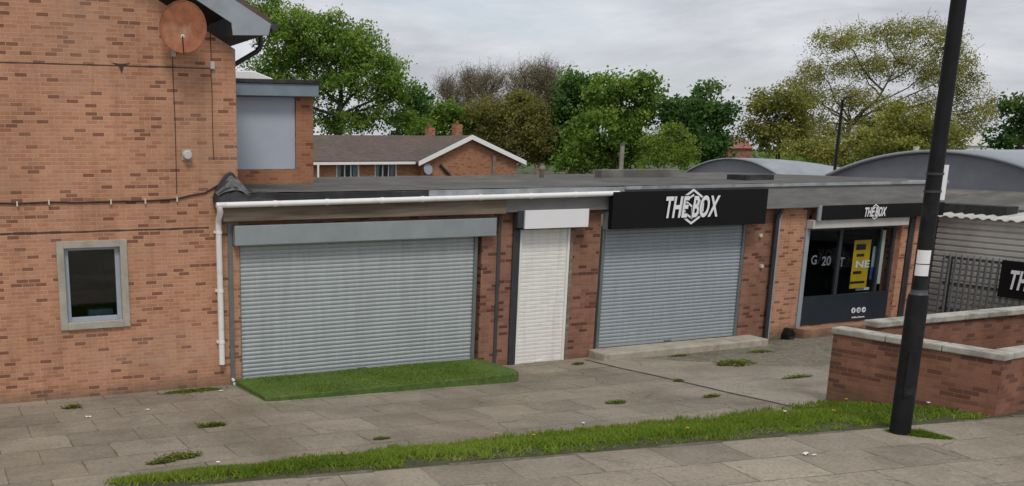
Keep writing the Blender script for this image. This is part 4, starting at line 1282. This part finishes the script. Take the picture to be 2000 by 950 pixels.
mb = MB(); q = H(966, 300, HY - .7); mb.box(q.x - .12, q.x + .12, HY - .72, HY - .602, -.4, ge + .4); mb.build('downpipe', M['timber'], HS)
q = H(626, 300, HY - 1.0); 
mb = MB(); mb.tube([(q.x, HY - .6, -.4), (q.x, HY - .6, ez)], .07, 8); mb.build('downpipe', M['white_pvc'], HS)

# distant roofs
for i, (x0, x1, yr, ye, D, lab) in enumerate(((1405, 1470, 268, 290, 150, 'far red tiled house roof seen through the gap between the trees'),
                                            (1885, 1950, 262, 285, 170, 'far pale rendered house beyond the right hand vaulted roof'))):
    c0 = at_d(x0, ye, D); c1 = at_d(x1, ye, D); rzz = at_d(x0, yr, D).z
    t = thing('brick_house', ((c0.x + c1.x) / 2, (c0.y + c1.y) / 2, -.4), lab, 'house')
    dv = Vector((c1.x - c0.x, c1.y - c0.y, 0)); nn = Vector((-dv.y, dv.x, 0)).normalized() * 3.5
    mb = MB(); mb.prism([Vector((c0.x, c0.y, -.4)), Vector((c1.x, c1.y, -.4)), Vector((c1.x, c1.y, -.4)) + nn * 2, Vector((c0.x, c0.y, -.4)) + nn * 2], (0, 0, c0.z + .4))
    mb.build('wall', M['brick_b'] if i == 0 else M['white_panel'], t)
    e = -nn * .1
    mb = MB(); mb.prism([Vector((c0.x, c0.y, c0.z)) + e, Vector((c0.x, c0.y, rzz)) + nn, Vector((c0.x, c0.y, c0.z)) + nn * 2.1], dv); mb.build('roof', M['red_tile'] if i == 0 else M['clad'], t)

# ------------------------------------------------------------------ trees
def leaf_cloud(mb, tv, c, rad, n, size, rng, tone, flat=.8, droop=0.0):
    for _ in range(n):
        d = Vector((rng.gauss(0, 1), rng.gauss(0, 1), rng.gauss(0, 1) * flat)) * rad * .55
        p = c + d
        p.z -= droop * abs(rng.gauss(0, 1))
        s = size * rng.uniform(.6, 1.35)
        nrm = Vector((rng.gauss(0, 1), rng.gauss(0, 1), rng.gauss(.6, 1))).normalized()
        u = nrm.orthogonal().normalized(); w = nrm.cross(u)
        a = rng.uniform(0, 2 * PI); u, w = u * math.cos(a) + w * math.sin(a), w * math.cos(a) - u * math.sin(a)
        mb.face([p - u * s, p - w * s * .55, p + u * s, p + w * s * .55])
        tv.append(min(1, max(0, tone + rng.gauss(0, .09))))


def tree(name, label, cat_group, base, D, lobes, leaf, bark='bark', size=.17, per=62, clusters=1.0, crad=.62, twigs=0, seed=1, dens=1.0, trunk_r=.3, hollow=.55, droop=0.0):
    """lobes: (px, py, rx, ry) ellipses measured in the photograph, turned into ellipsoids about the tree's own place"""
    rng = random.Random(seed)
    size *= D / 60 * .72; per *= 1.7; crad *= D / 66
    b = at_d(base[0], 300, D); b.z = -.45
    t = thing(name, tuple(b), label, 'tree', cat_group)
    sc = D / F_PX
    mb = MB(); tv = []
    wood = MB()
    E_ = []
    for (px, py, rx, ry) in lobes:
        off = rng.uniform(-.5, .5) * rx * sc
        c = at_d(px, py, D + off)
        E_.append((c, rx * sc, ry * sc))
    zlow = min(c.z - rz * .5 for c, rx, rz in E_)
    ztop = max(c.z + rz for c, rx, rz in E_)
    fork = Vector((b.x, b.y, max(1.0, zlow + .12 * (ztop - zlow))))
    wood.tube([b, b + (fork - b) * .5 + Vector((rng.uniform(-.1, .1), 0, 0)), fork], [trunk_r * 1.25, trunk_r, trunk_r * .8], 9)
    top = sum((c for c, a_, b_ in E_), Vector()) / len(E_)
    lead = [fork - Vector((0, 0, .2)), fork.lerp(top, .35) + Vector((rng.uniform(-.5, .5), rng.uniform(-.3, .3), 0)), fork.lerp(top, .7) + Vector((rng.uniform(-.6, .6), rng.uniform(-.4, .4), 0)), Vector((top.x, top.y, top.z + .35 * (ztop - top.z)))]
    wood.tube(lead, [trunk_r * .8, trunk_r * .6, trunk_r * .42, trunk_r * .16], 8)
    for (c, rx, rz) in E_:
        hd = math.hypot(c.x - top.x, c.y - top.y)
        zl_ = min(max(c.z - .75 * hd - .3, lead[0].z + .2), lead[3].z - .1)
        st = lead[0]
        for q0, q1 in zip(lead[:-1], lead[1:]):
            if q0.z <= zl_ <= q1.z: st = q0.lerp(q1, (zl_ - q0.z) / max(1e-6, q1.z - q0.z))
        mid = st.lerp(c, .5) + Vector((rng.uniform(-.25, .25), rng.uniform(-.25, .25), rng.uniform(-.45, .15))) * min(1, hd * .3)
        m1 = st.lerp(mid, .5) + Vector((rng.uniform(-.12, .12), rng.uniform(-.1, .1), rng.uniform(-.15, .15)))
        m2 = mid.lerp(c, .5) + Vector((rng.uniform(-.2, .2), rng.uniform(-.1, .1), rng.uniform(-.1, .25)))
        rl = trunk_r * min(.42, .2 + .05 * hd)
        wood.tube([st, m1, mid, m2, c], [rl, rl * .8, rl * .62, rl * .45, rl * .25], 6)
        n = max(5, int(clusters * rx * rz * 4.6 / (crad * crad)))
        for _ in range(n):
            d = Vector((rng.gauss(0, 1), rng.gauss(0, 1), rng.gauss(0, 1))).normalized()
            r_ = rng.random() ** hollow
            p = c + Vector((d.x * rx, d.y * rx, d.z * rz)) * r_
            if rng.random() < .45:
                m2 = c.lerp(p, .5) + Vector((0, 0, rng.uniform(-.2, .25)))
                wood.tube([c.lerp(mid, rng.uniform(0, .35)), m2, p], [trunk_r * .10, trunk_r * .07, trunk_r * .03], 4, False)
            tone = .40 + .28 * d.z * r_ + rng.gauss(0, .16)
            cr = crad * rng.uniform(.6, 1.25)
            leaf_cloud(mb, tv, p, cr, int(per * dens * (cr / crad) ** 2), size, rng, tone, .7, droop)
            for _k in range(twigs):
                e = p + Vector((rng.gauss(0, .5), rng.gauss(0, .5), rng.gauss(.15, .5))) * cr
                wood.tube([p, p.lerp(e, .5) + Vector((rng.gauss(0, .1), rng.gauss(0, .1), .1)), e], [.025, .018, .01], 3, False)
    wood.build('trunk', M[bark], t)
    if tv:
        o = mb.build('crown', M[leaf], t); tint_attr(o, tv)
    return t


def bare_tree(label, base, D, lobes, seed, trunk_r=.22, leaf=None):
    rng = random.Random(seed)
    b = at_d(base[0], 300, D); b.z = -.45
    t = thing('bare_tree', tuple(b), label, 'tree', 'trees behind the shops')
    sc = D / F_PX; wood = MB(); tw = MB()
    E_ = [(at_d(px, py, D + rng.uniform(-.4, .4) * rx * sc), rx * sc, ry * sc) for (px, py, rx, ry) in lobes]
    zl = min(c.z - rz for c, rx, rz in E_)
    fork = Vector((b.x, b.y, max(1.2, zl)))
    wood.tube([b, fork], [trunk_r * 1.2, trunk_r], 8)
    for (c, rx, rz) in E_:
        lo = c - Vector((0, 0, rz * .9)); lo = lo.lerp(Vector((fork.x, fork.y, lo.z)), .45)
        wood.tube([fork - Vector((0, 0, .3)), fork.lerp(lo, .6) + Vector((0, 0, .3)), lo, c], [trunk_r * .6, trunk_r * .42, trunk_r * .32, trunk_r * .12], 6)
        for _ in range(46):
            s = lo.lerp(c, rng.random())
            d = Vector((rng.gauss(0, 1), rng.gauss(0, 1), rng.gauss(.7, .7))).normalized()
            e = c + Vector((d.x * rx, d.y * rx, d.z * rz)) * rng.uniform(.55, 1.05)
            m = s.lerp(e, .5) + Vector((rng.gauss(0, .25), rng.gauss(0, .25), rng.gauss(0, .2)))
            wood.tube([s, m, e], [.05, .035, .014], 4, False)
            for _k in range(9):
                s2 = m.lerp(e, rng.random())
                e2 = s2 + Vector((rng.gauss(0, .5), rng.gauss(0, .5), rng.gauss(.55, .45)))
                m2 = s2.lerp(e2, .5) + Vector((rng.gauss(0, .08), rng.gauss(0, .08), 0))
                tw.tube([s2, m2, e2], [.018, .014, .008], 3, False)
                for _q in range(2):
                    s3 = m2.lerp(e2, rng.random()); e3 = s3 + Vector((rng.gauss(0, .28), rng.gauss(0, .28), rng.gauss(.3, .25)))
                    tw.tube([s3, e3], [.011, .007], 3, False)
    buds = MB(); bt = []
    for (c, rx, rz) in E_:
        for _ in range(44):
            d = Vector((rng.gauss(0, 1), rng.gauss(0, 1), rng.gauss(0, 1))).normalized() * rng.random() ** .45
            leaf_cloud(buds, bt, c + Vector((d.x * rx, d.y * rx, d.z * rz)), .9, 15, .085, rng, .42)
    wood.build('trunk', M['twig'], t); cr_ = tw.build('crown', M['twig'], t)
    bo = buds.build('buds', M['leaf_olive'], cr_); tint_attr(bo, bt)
    return t


TG = 'trees behind the shops'
tree('leafy_tree', 'big fresh green spreading tree rising behind the brick gable eave', TG, (660, 0), 84,
     [(545, 60, 60, 62), (500, 20, 50, 40), (520, 150, 60, 60), (600, 75, 66, 50), (655, 110, 74, 55), (705, 105, 48, 44), (735, 150, 52, 48), (560, 120, 60, 50), (640, 175, 64, 42), (700, 215, 56, 34), (625, 235, 48, 28), (760, 195, 36, 40), (800, 235, 34, 30), (775, 165, 34, 30), (760, 130, 26, 24), (690, 250, 60, 18), (600, 45, 44, 26), (700, 70, 34, 26), (655, 60, 48, 34)],
     'leaf_fresh', size=.135, per=50, clusters=.85, crad=.58, seed=3, trunk_r=.36, hollow=.42)
tree('leafy_tree', 'small dark green tree between the big spreading tree and the bare treetops', TG, (815, 0), 92,
     [(815, 195, 28, 36), (800, 235, 42, 36), (830, 250, 30, 28)], 'leaf_dark', size=.17, per=60, seed=8, trunk_r=.2)
tree('leafy_tree', 'low mid green tree behind the chimneys of the brick house', TG, (872, 0), 90,
     [(870, 225, 38, 26), (905, 238, 30, 24), (850, 248, 34, 26), (820, 262, 34, 20)], 'leaf_mid', size=.17, per=60, seed=9, trunk_r=.2)
bare_tree('leafless twiggy tree above the brick house roof, left one of the pair', (900, 0), 104, [(880, 190, 40, 44), (920, 172, 40, 38), (962, 172, 38, 38), (900, 225, 56, 40), (950, 220, 50, 40)], 21)
bare_tree('leafless twiggy tree beside the dark green tree, right one of the pair', (1050, 0), 106, [(1015, 170, 40, 40), (1055, 160, 36, 38), (1085, 168, 32, 38), (1030, 205, 50, 40), (1075, 205, 40, 36)], 22)
tree('budding_tree', 'dense olive brown budding tree right behind the white gable', TG, (1000, 0), 88,
     [(990, 215, 62, 36), (950, 245, 46, 48), (1035, 225, 46, 44), (1000, 275, 60, 50), (1050, 280, 40, 46), (950, 295, 40, 30)],
     'leaf_olive', bark='twig', size=.12, per=74, clusters=1.25, crad=.55, twigs=4, seed=12, trunk_r=.22)
tree('leafy_tree', 'dark green tree crowded against the left of the round bright tree', TG, (1120, 0), 88,
     [(1120, 170, 40, 28), (1105, 200, 34, 34), (1150, 195, 36, 36), (1110, 240, 40, 40), (1090, 290, 40, 40)],
     'leaf_dark', size=.17, per=62, clusters=1.0, seed=13, trunk_r=.25)
tree('leafy_tree', 'rounded bright green tree in the middle above the black sign', TG, (1200, 0), 80,
     [(1225, 165, 44, 30), (1185, 185, 44, 34), (1250, 205, 36, 46), (1200, 220, 66, 34), (1240, 255, 44, 38), (1165, 255, 56, 34), (1200, 295, 70, 34), (1130, 305, 50, 34)],
     'leaf_mid', size=.165, per=54, clusters=1.0, crad=.6, seed=14, trunk_r=.28, hollow=.4)
tree('leafy_tree', 'slender pale leaved young tree with whitish stem in front of dark foliage', TG, (1300, 0), 72,
     [(1305, 255, 26, 26), (1285, 285, 30, 30), (1325, 285, 32, 28), (1300, 310, 46, 22), (1345, 305, 22, 20)],
     'leaf_birch', bark='pale_bark', size=.11, per=48, clusters=.9, crad=.5, seed=15, trunk_r=.10)
tree('leafy_tree', 'dark green angular tree standing alone before the far red roofs', TG, (1375, 0), 78,
     [(1378, 185, 24, 22), (1320, 215, 30, 24), (1350, 225, 46, 36), (1395, 230, 32, 38), (1370, 270, 56, 36), (1325, 265, 36, 40), (1400, 285, 36, 26)],
     'leaf_dark', size=.18, per=62, seed=16, trunk_r=.22)
WL = [(1640, 75, 58, 26), (1720, 62, 54, 28), (1790, 62, 52, 28), (1845, 90, 40, 34), (1600, 140, 44, 26), (1680, 125, 50, 24), (1760, 120, 58, 30), (1830, 140, 42, 30), (1885, 135, 34, 36), (1590, 185, 40, 26), (1660, 190, 48, 26), (1720, 210, 50, 30), (1800, 205, 46, 26), (1900, 220, 44, 22), (1935, 210, 26, 16), (1600, 235, 46, 26), (1655, 250, 46, 28), (1730, 255, 50, 30), (1810, 250, 44, 26), (1890, 180, 36, 24), (1560, 165, 26, 22), (1880, 250, 36, 18)]
tree('willow_tree', 'tall airy yellowish spring tree rising behind the lamp post', TG, (1652, 0), 88, WL, 'leaf_yellow', bark='bark', size=.08, per=66, clusters=1.4, crad=.60, twigs=3, seed=17, trunk_r=.24, hollow=.5, droop=.3)
tree('leafy_tree', 'broad olive green tree left below the tall airy one', TG, (1520, 0), 82,
     [(1525, 190, 44, 26), (1490, 215, 34, 34), (1545, 225, 46, 38), (1500, 260, 44, 30), (1560, 270, 56, 30), (1470, 255, 20, 26)],
     'leaf_olive_green', size=.13, per=62, clusters=1.0, seed=18, trunk_r=.2, twigs=1)
tree('leafy_tree', 'pale olive bush beneath the tall airy tree beside the thin dark pole', TG, (1620, 0), 78,
     [(1600, 285, 50, 26), (1650, 295, 46, 30), (1560, 295, 44, 20), (1690, 275, 36, 30), (1720, 265, 40, 34)], 'leaf_yellow', size=.14, per=52, seed=19, trunk_r=.15, clusters=.9, twigs=1)
tree('leafy_tree', 'dark olive undergrowth tree just left of the lamp post', TG, (1780, 0), 72,
     [(1770, 240, 48, 34), (1810, 265, 50, 34), (1740, 285, 50, 34), (1850, 270, 36, 28), (1790, 295, 60, 26)], 'leaf_olive_green', size=.14, per=62, seed=20, trunk_r=.2, clusters=1.1)
tree('leafy_tree', 'dark evergreen cut by the right edge above the vaulted roof', TG, (1990, 0), 80,
     [(1995, 215, 34, 26), (1965, 268, 34, 22), (2010, 255, 46, 36), (2050, 230, 50, 46)], 'leaf_dark', size=.17, per=60, seed=23, trunk_r=.22)
# far wooded skyline, one mass
rng = random.Random(77); mb = MB(); tv = []
for i in range(420):
    px = rng.uniform(-100, 2150); q = at_d(px, 285, rng.uniform(150, 210)); z = rng.uniform(0, 1) ** 1.4 * (3.2 if px < 1400 or px > 1480 else 2.0)
    leaf_cloud(mb, tv, Vector((q.x, q.y, z + .6)), 2.3, 16, .55, rng, .3 + rng.gauss(0, .15))
o = mb.build('distant_wood', M['leaf_mid'], None); tint_attr(o, tv)
tag(o, 'low far treeline showing in gaps along the horizon', 'woodland', None, 'stuff')

# poles in the background
def pole(name, px, y0, y1, D, r_, mat, label, cat):
    a = at_d(px, y0, D); b = at_d(px, y1, D)
    t = thing(name, (a.x, a.y, -.4), label, cat)
    mb = MB(); mb.tube([(a.x, a.y, -.4), (a.x, a.y, a.z)], [r_, r_ * .8], 8); mb.build('post', mat, t)
    return t, a
t, a = pole('lamp_post', 1646, 195, 330, 52, .085, M['black_paint'], 'thin distant black lamp post in front of the pale olive bush', 'lamp post')
mb = MB(); mb.tube([(a.x, a.y, a.z - .05), (a.x - .15, a.y - .4, a.z + .12), (a.x - .2, a.y - .7, a.z + .1)], [.05, .05, .07], 8); mb.build('lantern', M['dark_metal'], t)
t, a = pole('wooden_post', 1216, 283, 345, 34, .09, M['pale_bark'], 'short weathered grey post behind the flat roof below the bright tree', 'post')
mb = MB(); mb.tube([(a.x, a.y, a.z), (a.x, a.y, a.z + .06)], [.10, .05], 8); mb.build('cap', M['dark_metal'], t)

# ------------------------------------------------------------------ verge grass
rng = random.Random(99); mb = MB(); tv = []
def blade(x, y, z, h, w, lean, tone):
    a = rng.uniform(0, 2 * PI); b = rng.uniform(0, 2 * PI)
    dx, dy = math.cos(a) * w, math.sin(a) * w; lx, ly = math.cos(b) * lean, math.sin(b) * lean
    mb.face([(x - dx, y - dy, z), (x + dx, y + dy, z), (x + dx * .6 + lx * .4, y + dy * .6 + ly * .4, z + h * .6), (x + lx, y + ly, z + h), (x - dx * .6 + lx * .4, y - dy * .6 + ly * .4, z + h * .6)])
    tv.append(min(1, max(0, tone + rng.gauss(0, .17))))
for _ in range(92000):
    x = rng.uniform(-3.4, 12.5)
    y1 = edge_y(x)
    t = rng.random()
    e = .10 * mnoise.noise(Vector((x * 1.7, 3, 0))) + .05 * mnoise.noise(Vector((x * 6, 8, 0)))
    e2 = .10 * mnoise.noise(Vector((x * 1.3, 13, 0))) + .05 * mnoise.noise(Vector((x * 5, 18, 0)))
    y = YE + .08 + e + (y1 + .10 + e2 - YE - .08 - e) * t
    if x < -2.3 and rng.random() < (-2.3 - x) / 1.0: continue
    if x > A.x and y < A.y + 5 and ((Vector((x, y, 0)) - A2).dot(nb) > -.02): continue
    patch = mnoise.noise(Vector((x * .9, y * 1.1, 0)))
    p2 = mnoise.noise(Vector((x * 2.6, y * 3.0, 4)))
    if p2 < -.30 and rng.random() < .55: continue
    edge_t = min(t, 1 - t)
    if edge_t < .16 and mnoise.noise(Vector((x * 3.5, y * 3.5, 11))) < .18 - edge_t and rng.random() < .8: continue
    h = rng.uniform(.025, .085) * (1 + .6 * patch)
    if t > .88: h *= .7
    blade(x, y, bank_z(x, min(y, YE)) if y < YE else pave_z(x, y), h, rng.uniform(.006, .011), rng.uniform(.01, .08), .42 + .5 * mnoise.noise(Vector((x * .5, y * .8, 6))))
o = mb.build('grass', M['grass']); tint_attr(o, tv)
tag(o, 'bright unmown grass strip on the bank between paving and footway', 'grass', None, 'stuff')
# dark tuft round the lamp foot
mb = MB(); tv = []
for _ in range(2600):
    u = rng.random() ** .7; a = rng.uniform(0, 2 * PI)
    c = LP + RIGHT * .19 - FH * .10
    p = c + RIGHT * math.cos(a) * .34 * u - FH * math.sin(a) * .14 * u - FH * .16 * math.cos(a) * u
    blade(p.x, p.y, foot_z(p.x, p.y) + .0, rng.uniform(.03, .09) * (1.1 - u), rng.uniform(.006, .011), rng.uniform(.01, .07), .12)
o = mb.build('grass_tuft', M['grass']); tint_attr(o, tv); tag(o, 'dark green tuft growing at the foot of the street lamp', 'weeds')

# ------------------------------------------------------------------ weeds, flowers, litter
def weed_mesh(seed, rx, ry, n, h):
    rng2 = random.Random(seed); mb = MB(); tv = []
    k_ = 22; rim = []
    for q in range(k_):                     # low mat of moss the leaves grow out of
        a = 2 * PI * q / k_; rr = 1.0 + .55 * mnoise.noise(Vector((math.cos(a) * 2, math.sin(a) * 2, seed)))
        rim.append((math.cos(a) * rx * rr, math.sin(a) * ry * rr, -.004))
    for q in range(k_):
        mb.face([(0, 0, .006), rim[q], rim[(q + 1) % k_]]); tv.append(rng2.uniform(0, .2))
    for _ in range(n):
        u = min(1.1, abs(rng2.gauss(0, .62))); a = rng2.uniform(0, 2 * PI)
        x, y = math.cos(a) * rx * u, math.sin(a) * ry * u
        b = rng2.uniform(0, 2 * PI); l = rng2.uniform(.4, 1.2) * h; w = l * .2
        dx, dy = math.cos(b), math.sin(b); zz = rng2.uniform(0.05, .55) * h
        mb.face([(x, y, 0), (x + dx * l * .5 - dy * w, y + dy * l * .5 + dx * w, zz * .8), (x + dx * l, y + dy * l, zz), (x + dx * l * .5 + dy * w, y + dy * l * .5 - dx * w, zz * .8)])
        tv.append(min(1, max(0, rng2.gauss(.45, .25))))
    return mb, tv
WG = 'weeds growing through the paving'
weeds = [
    (375, 765, .55, .16, 220, .07, 'dark mossy weeds along the wall foot under the white downpipe'),
    (140, 797, .14, .10, 90, .08, 'small bright weed on the paving below the grey framed window'),
    (415, 832, .20, .08, 320, .07, 'diagonal line of weeds in a slab joint in front of the mat corner'),
    (350, 895, .26, .12, 420, .07, 'straggly dry weed just above the left end of the grass strip'),
    (315, 905, .18, .05, 260, .05, 'thin dark weed line in the joint left of the straggly weed'),
    (1435, 712, .34, .20, 520, .11, 'leafy weed clump on the gravel before the concrete step'),
    (1485, 690, .24, .16, 420, .08, 'sparse weeds on the gravel near the dark downpipe foot'),
    (1330, 697, .25, .07, 360, .06, 'low weeds at the left tip of the gravel beside the step'),
    (1325, 745, .09, .06, 160, .05, 'tiny weed in the long paving joint in front of the step'),
    (1390, 775, .15, .06, 240, .05, 'small weed in the paving joint nearest the low wall'),
    (1205, 787, .18, .09, 300, .05, 'faint weed patch in the middle of the paving right of the mat'),
    (1555, 738, .35, .08, 160, .06, 'weeds edging the gravel beside the low red wall'),
    (745, 858, .12, .05, 180, .04, 'tiny weed beside a loose slab above the middle of the grass'),
    (1130, 712, .12, .06, 160, .06, 'small weed at the wall foot between door and second shutter'),
    (900, 870, .08, .04, 110, .04, 'speck of weed in a slab corner above the grass strip'),
]
for i, (px, py, rx, ry, n, h, lab) in enumerate(weeds):
    q = on_ground(px, py, pave_z)
    mb, tv = weed_mesh(40 + i, rx, ry, n, h)
    o = mb.build('weed', M['weed']); tint_attr(o, tv)
    gz_ = pave_z(q.x, min(q.y, -.05))
    o.location = (q.x, min(q.y, -.08 - ry * .3), gz_ + .012)
    tag(o, lab, 'weed', WG)

def flower(px, py, mat, lab, zf):
    q = on_ground(px, py, zf)
    t = thing('flower', tuple(q), lab, 'flower', 'small flowers in the verge grass')
    mb = MB(); mb.tube([(q.x, q.y, q.z), (q.x + .01, q.y, q.z + .13)], .004, 5); mb.build('stem', M['grass'], t)
    mb = MB()
    for k in range(10):
        a = 2 * PI * k / 10; c = Vector((q.x + .01, q.y, q.z + .13)); d = Vector((math.cos(a), math.sin(a), .35)) * .028; w = Vector((-math.sin(a), math.cos(a), 0)) * .008
        mb.face([c, c + d * .6 + w, c + d, c + d * .6 - w])
    mb.tube([(q.x + .01, q.y, q.z + .125), (q.x + .01, q.y, q.z + .142)], .012, 8)
    mb.build('head', mat, t)
bz = lambda x, y: bank_z(x, min(YE, max(edge_y(x), y))) + .02
for px, py, m_, lab in ((1650, 797, 'yellow', 'yellow flower in the grass right under the low wall'), (1713, 790, 'letter', 'white flower head in the grass touching the low wall'),
                        (1530, 822, 'letter', 'white flower head left of the lamp in mid grass'), (1625, 821, 'yellow', 'yellow flower in mid grass left of the lamp'),
                        (1137, 845, 'letter', 'white flower head at the upper edge of the middle grass'), (1340, 856, 'yellow', 'pale yellow flower low in the grass below the gravel'),
                        (967, 866, 'yellow', 'yellow flower at the upper grass edge below the mat end'), (1040, 870, 'yellow', 'yellow flower next right along the grass below the door'),
                        (1810, 805, 'letter', 'white flower head right of the lamp in the grass'), (1862, 785, 'letter', 'white flower head under the wall corner'), (425, 925, 'letter', 'white flower head at the left end of the grass')):
    flower(px, py, M[m_], lab, bz)

def litter(px, py, zf, s, lab, seed, name='litter', dz=0.0):
    rng2 = random.Random(seed); q = on_ground(px, py, zf); mb = MB(); n = 5
    q.y = min(q.y, -.12)
    q.z = zf(q.x, q.y) + dz
    for i in range(n + 1):
        for j in range(n + 1):
            mb.v.append((q.x + (i / n - .5) * s * rng2.uniform(.9, 1.1), q.y + (j / n - .5) * s * .5 * rng2.uniform(.9, 1.1), q.z + .018 + rng2.uniform(0, s * .22)))
    for i in range(n):
        for j in range(n):
            a = i * (n + 1) + j; mb.f.append((a, a + n + 1, a + n + 2, a + 1)); mb.sm.append(False); mb.mi.append(0)
    o = mb.build(name, M['sticker']); tag(o, lab, 'litter', 'scraps of white litter')
    return o
litter(1474, 676, pave_z, .34, 'crumpled white sheet lying at the right end of the concrete step', 1)
litter(1574, 890, foot_z, .09, 'scrap of white litter on the near footway left of the lamp', 2)
litter(1590, 892, foot_z, .05, 'tiny white scrap just right of another on the near footway', 3)
litter(173, 817, pave_z, .08, 'white scrap on the paving beneath the small window', 4)
litter(288, 803, pave_z, .06, 'tiny white scrap on the paving right of the small window', 5)
litter(432, 766, pave_z, .07, 'white scrap in the moss below the white downpipe', 6)
# two capped white pipe stubs low on the corner
q1 = at_y(455, 748, -.03); q2 = at_y(458, 763, -.03)
for q, lab in ((q1, 0), (q2, 1)):
    mb = MB(); mb.tube([(q.x, .0, max(q.z, base_z(0) + .03) + .06 * (1 - lab)), (q.x, -.07, max(q.z, base_z(0) + .03) + .06 * (1 - lab))], .028, 10)
    mb.build('pipe_stub', M['white_pvc'], BLD)
# black boot scraper-like foot by the pier
q = at_y(1537, 648, -.12); z0 = pave_z(q.x, -.15)
BX = thing('drain_cover', (q.x, -.15, z0), 'small black hooded drain box at the foot of the brick pier', 'drain box')
mb = MB(); mb.prism([(q.x - .10, -.26, z0 - .02), (q.x + .10, -.26, z0 - .02), (q.x + .10, -.26, z0 + .14), (q.x + .05, -.26, z0 + .27), (q.x - .04, -.26, z0 + .27), (q.x - .10, -.26, z0 + .14)], (0, .20, 0)); mb.build('hood', M['black_paint'], BX, .02)
mb = MB(); mb.box(q.x - .06, q.x + .06, -.27, -.262, z0 + .02, z0 + .09); mb.build('grille', M['dark_metal'], BX)

# ------------------------------------------------------------------ sky, sun, camera
SUN_EL, SUN_AZ = R(55), R(202)      # azimuth clockwise from +Y: light from behind the viewer, a little left
world = bpy.data.worlds.new("World"); scene.world = world; world.use_nodes = True
nt = world.node_tree; nt.nodes.clear()
out = nt.nodes.new('ShaderNodeOutputWorld'); bg = nt.nodes.new('ShaderNodeBackground')
sky = nt.nodes.new('ShaderNodeTexSky'); sky.sky_type = 'NISHITA'; sky.sun_disc = False
sky.sun_elevation = SUN_EL; sky.sun_rotation = SUN_AZ; sky.air_density = 1.0; sky.dust_density = 2.0
tc = nt.nodes.new('ShaderNodeTexCoord')
d = mapped(nt, tc.outputs['Generated'], (1, 1, 3.2))
n1 = noise(nt, d, 2.6, 8, .52, .25)
n2 = noise(nt, mapped(nt, tc.outputs['Generated'], (1, 1, 4), (3, 1, 2)), 5.5, 8, .6, .4)
cover = ramp(nt, n1, [(.30, (0, 0, 0)), (.47, (1, 1, 1))])
shade = math_(nt, 'ADD', math_(nt, 'MULTIPLY', n1, .6), math_(nt, 'MULTIPLY', n2, .4))
cloud = ramp(nt, shade, [(.40, (5.8, 5.9, 6.2)), (.49, (4.6, 4.7, 5.0)), (.58, (3.5, 3.6, 3.95))])
skyc = mix(nt, 1.0, sky.outputs[0], (.75, .75, .75), 'MULTIPLY')
fin = mix(nt, math_(nt, 'ADD', math_(nt, 'MULTIPLY', cover, .55), .42), skyc, cloud)
nt.links.new(fin, bg.inputs[0]); bg.inputs[1].default_value = .10
nt.links.new(bg.outputs[0], out.inputs[0])
sl = bpy.data.lights.new('sun', 'SUN'); sl.energy = 1.2; sl.angle = R(16); sl.color = (1, .96, .90)
so = bpy.data.objects.new('sun', sl); COL.objects.link(so)
dirv = Vector((math.sin(SUN_AZ) * math.cos(SUN_EL), math.cos(SUN_AZ) * math.cos(SUN_EL), math.sin(SUN_EL)))
so.rotation_euler = dirv.to_track_quat('Z', 'Y').to_euler(); so.location = (0, -20, 30)

cam = bpy.data.cameras.new('camera'); co = bpy.data.objects.new('camera', cam); COL.objects.link(co)
from mathutils import Matrix
mw = Matrix((RIGHT, UP, -FW)).transposed().to_4x4(); mw.translation = CAM
co.matrix_world = mw
cam.sensor_width = 36; cam.sensor_fit = 'HORIZONTAL'; cam.lens = F_PX / 2000 * 36
cam.shift_x = (1000 - PX) / 2000; cam.shift_y = (PY - 475) / 2000
cam.clip_start = .1; cam.clip_end = 4000
scene.camera = co
scene.render.engine = 'CYCLES'
scene.view_settings.view_transform = 'Standard'; scene.view_settings.look = 'None'
scene.view_settings.exposure = 0.47; scene.view_settings.gamma = 1.0
scene.cycles.max_bounces = 8; scene.cycles.transparent_max_bounces = 16
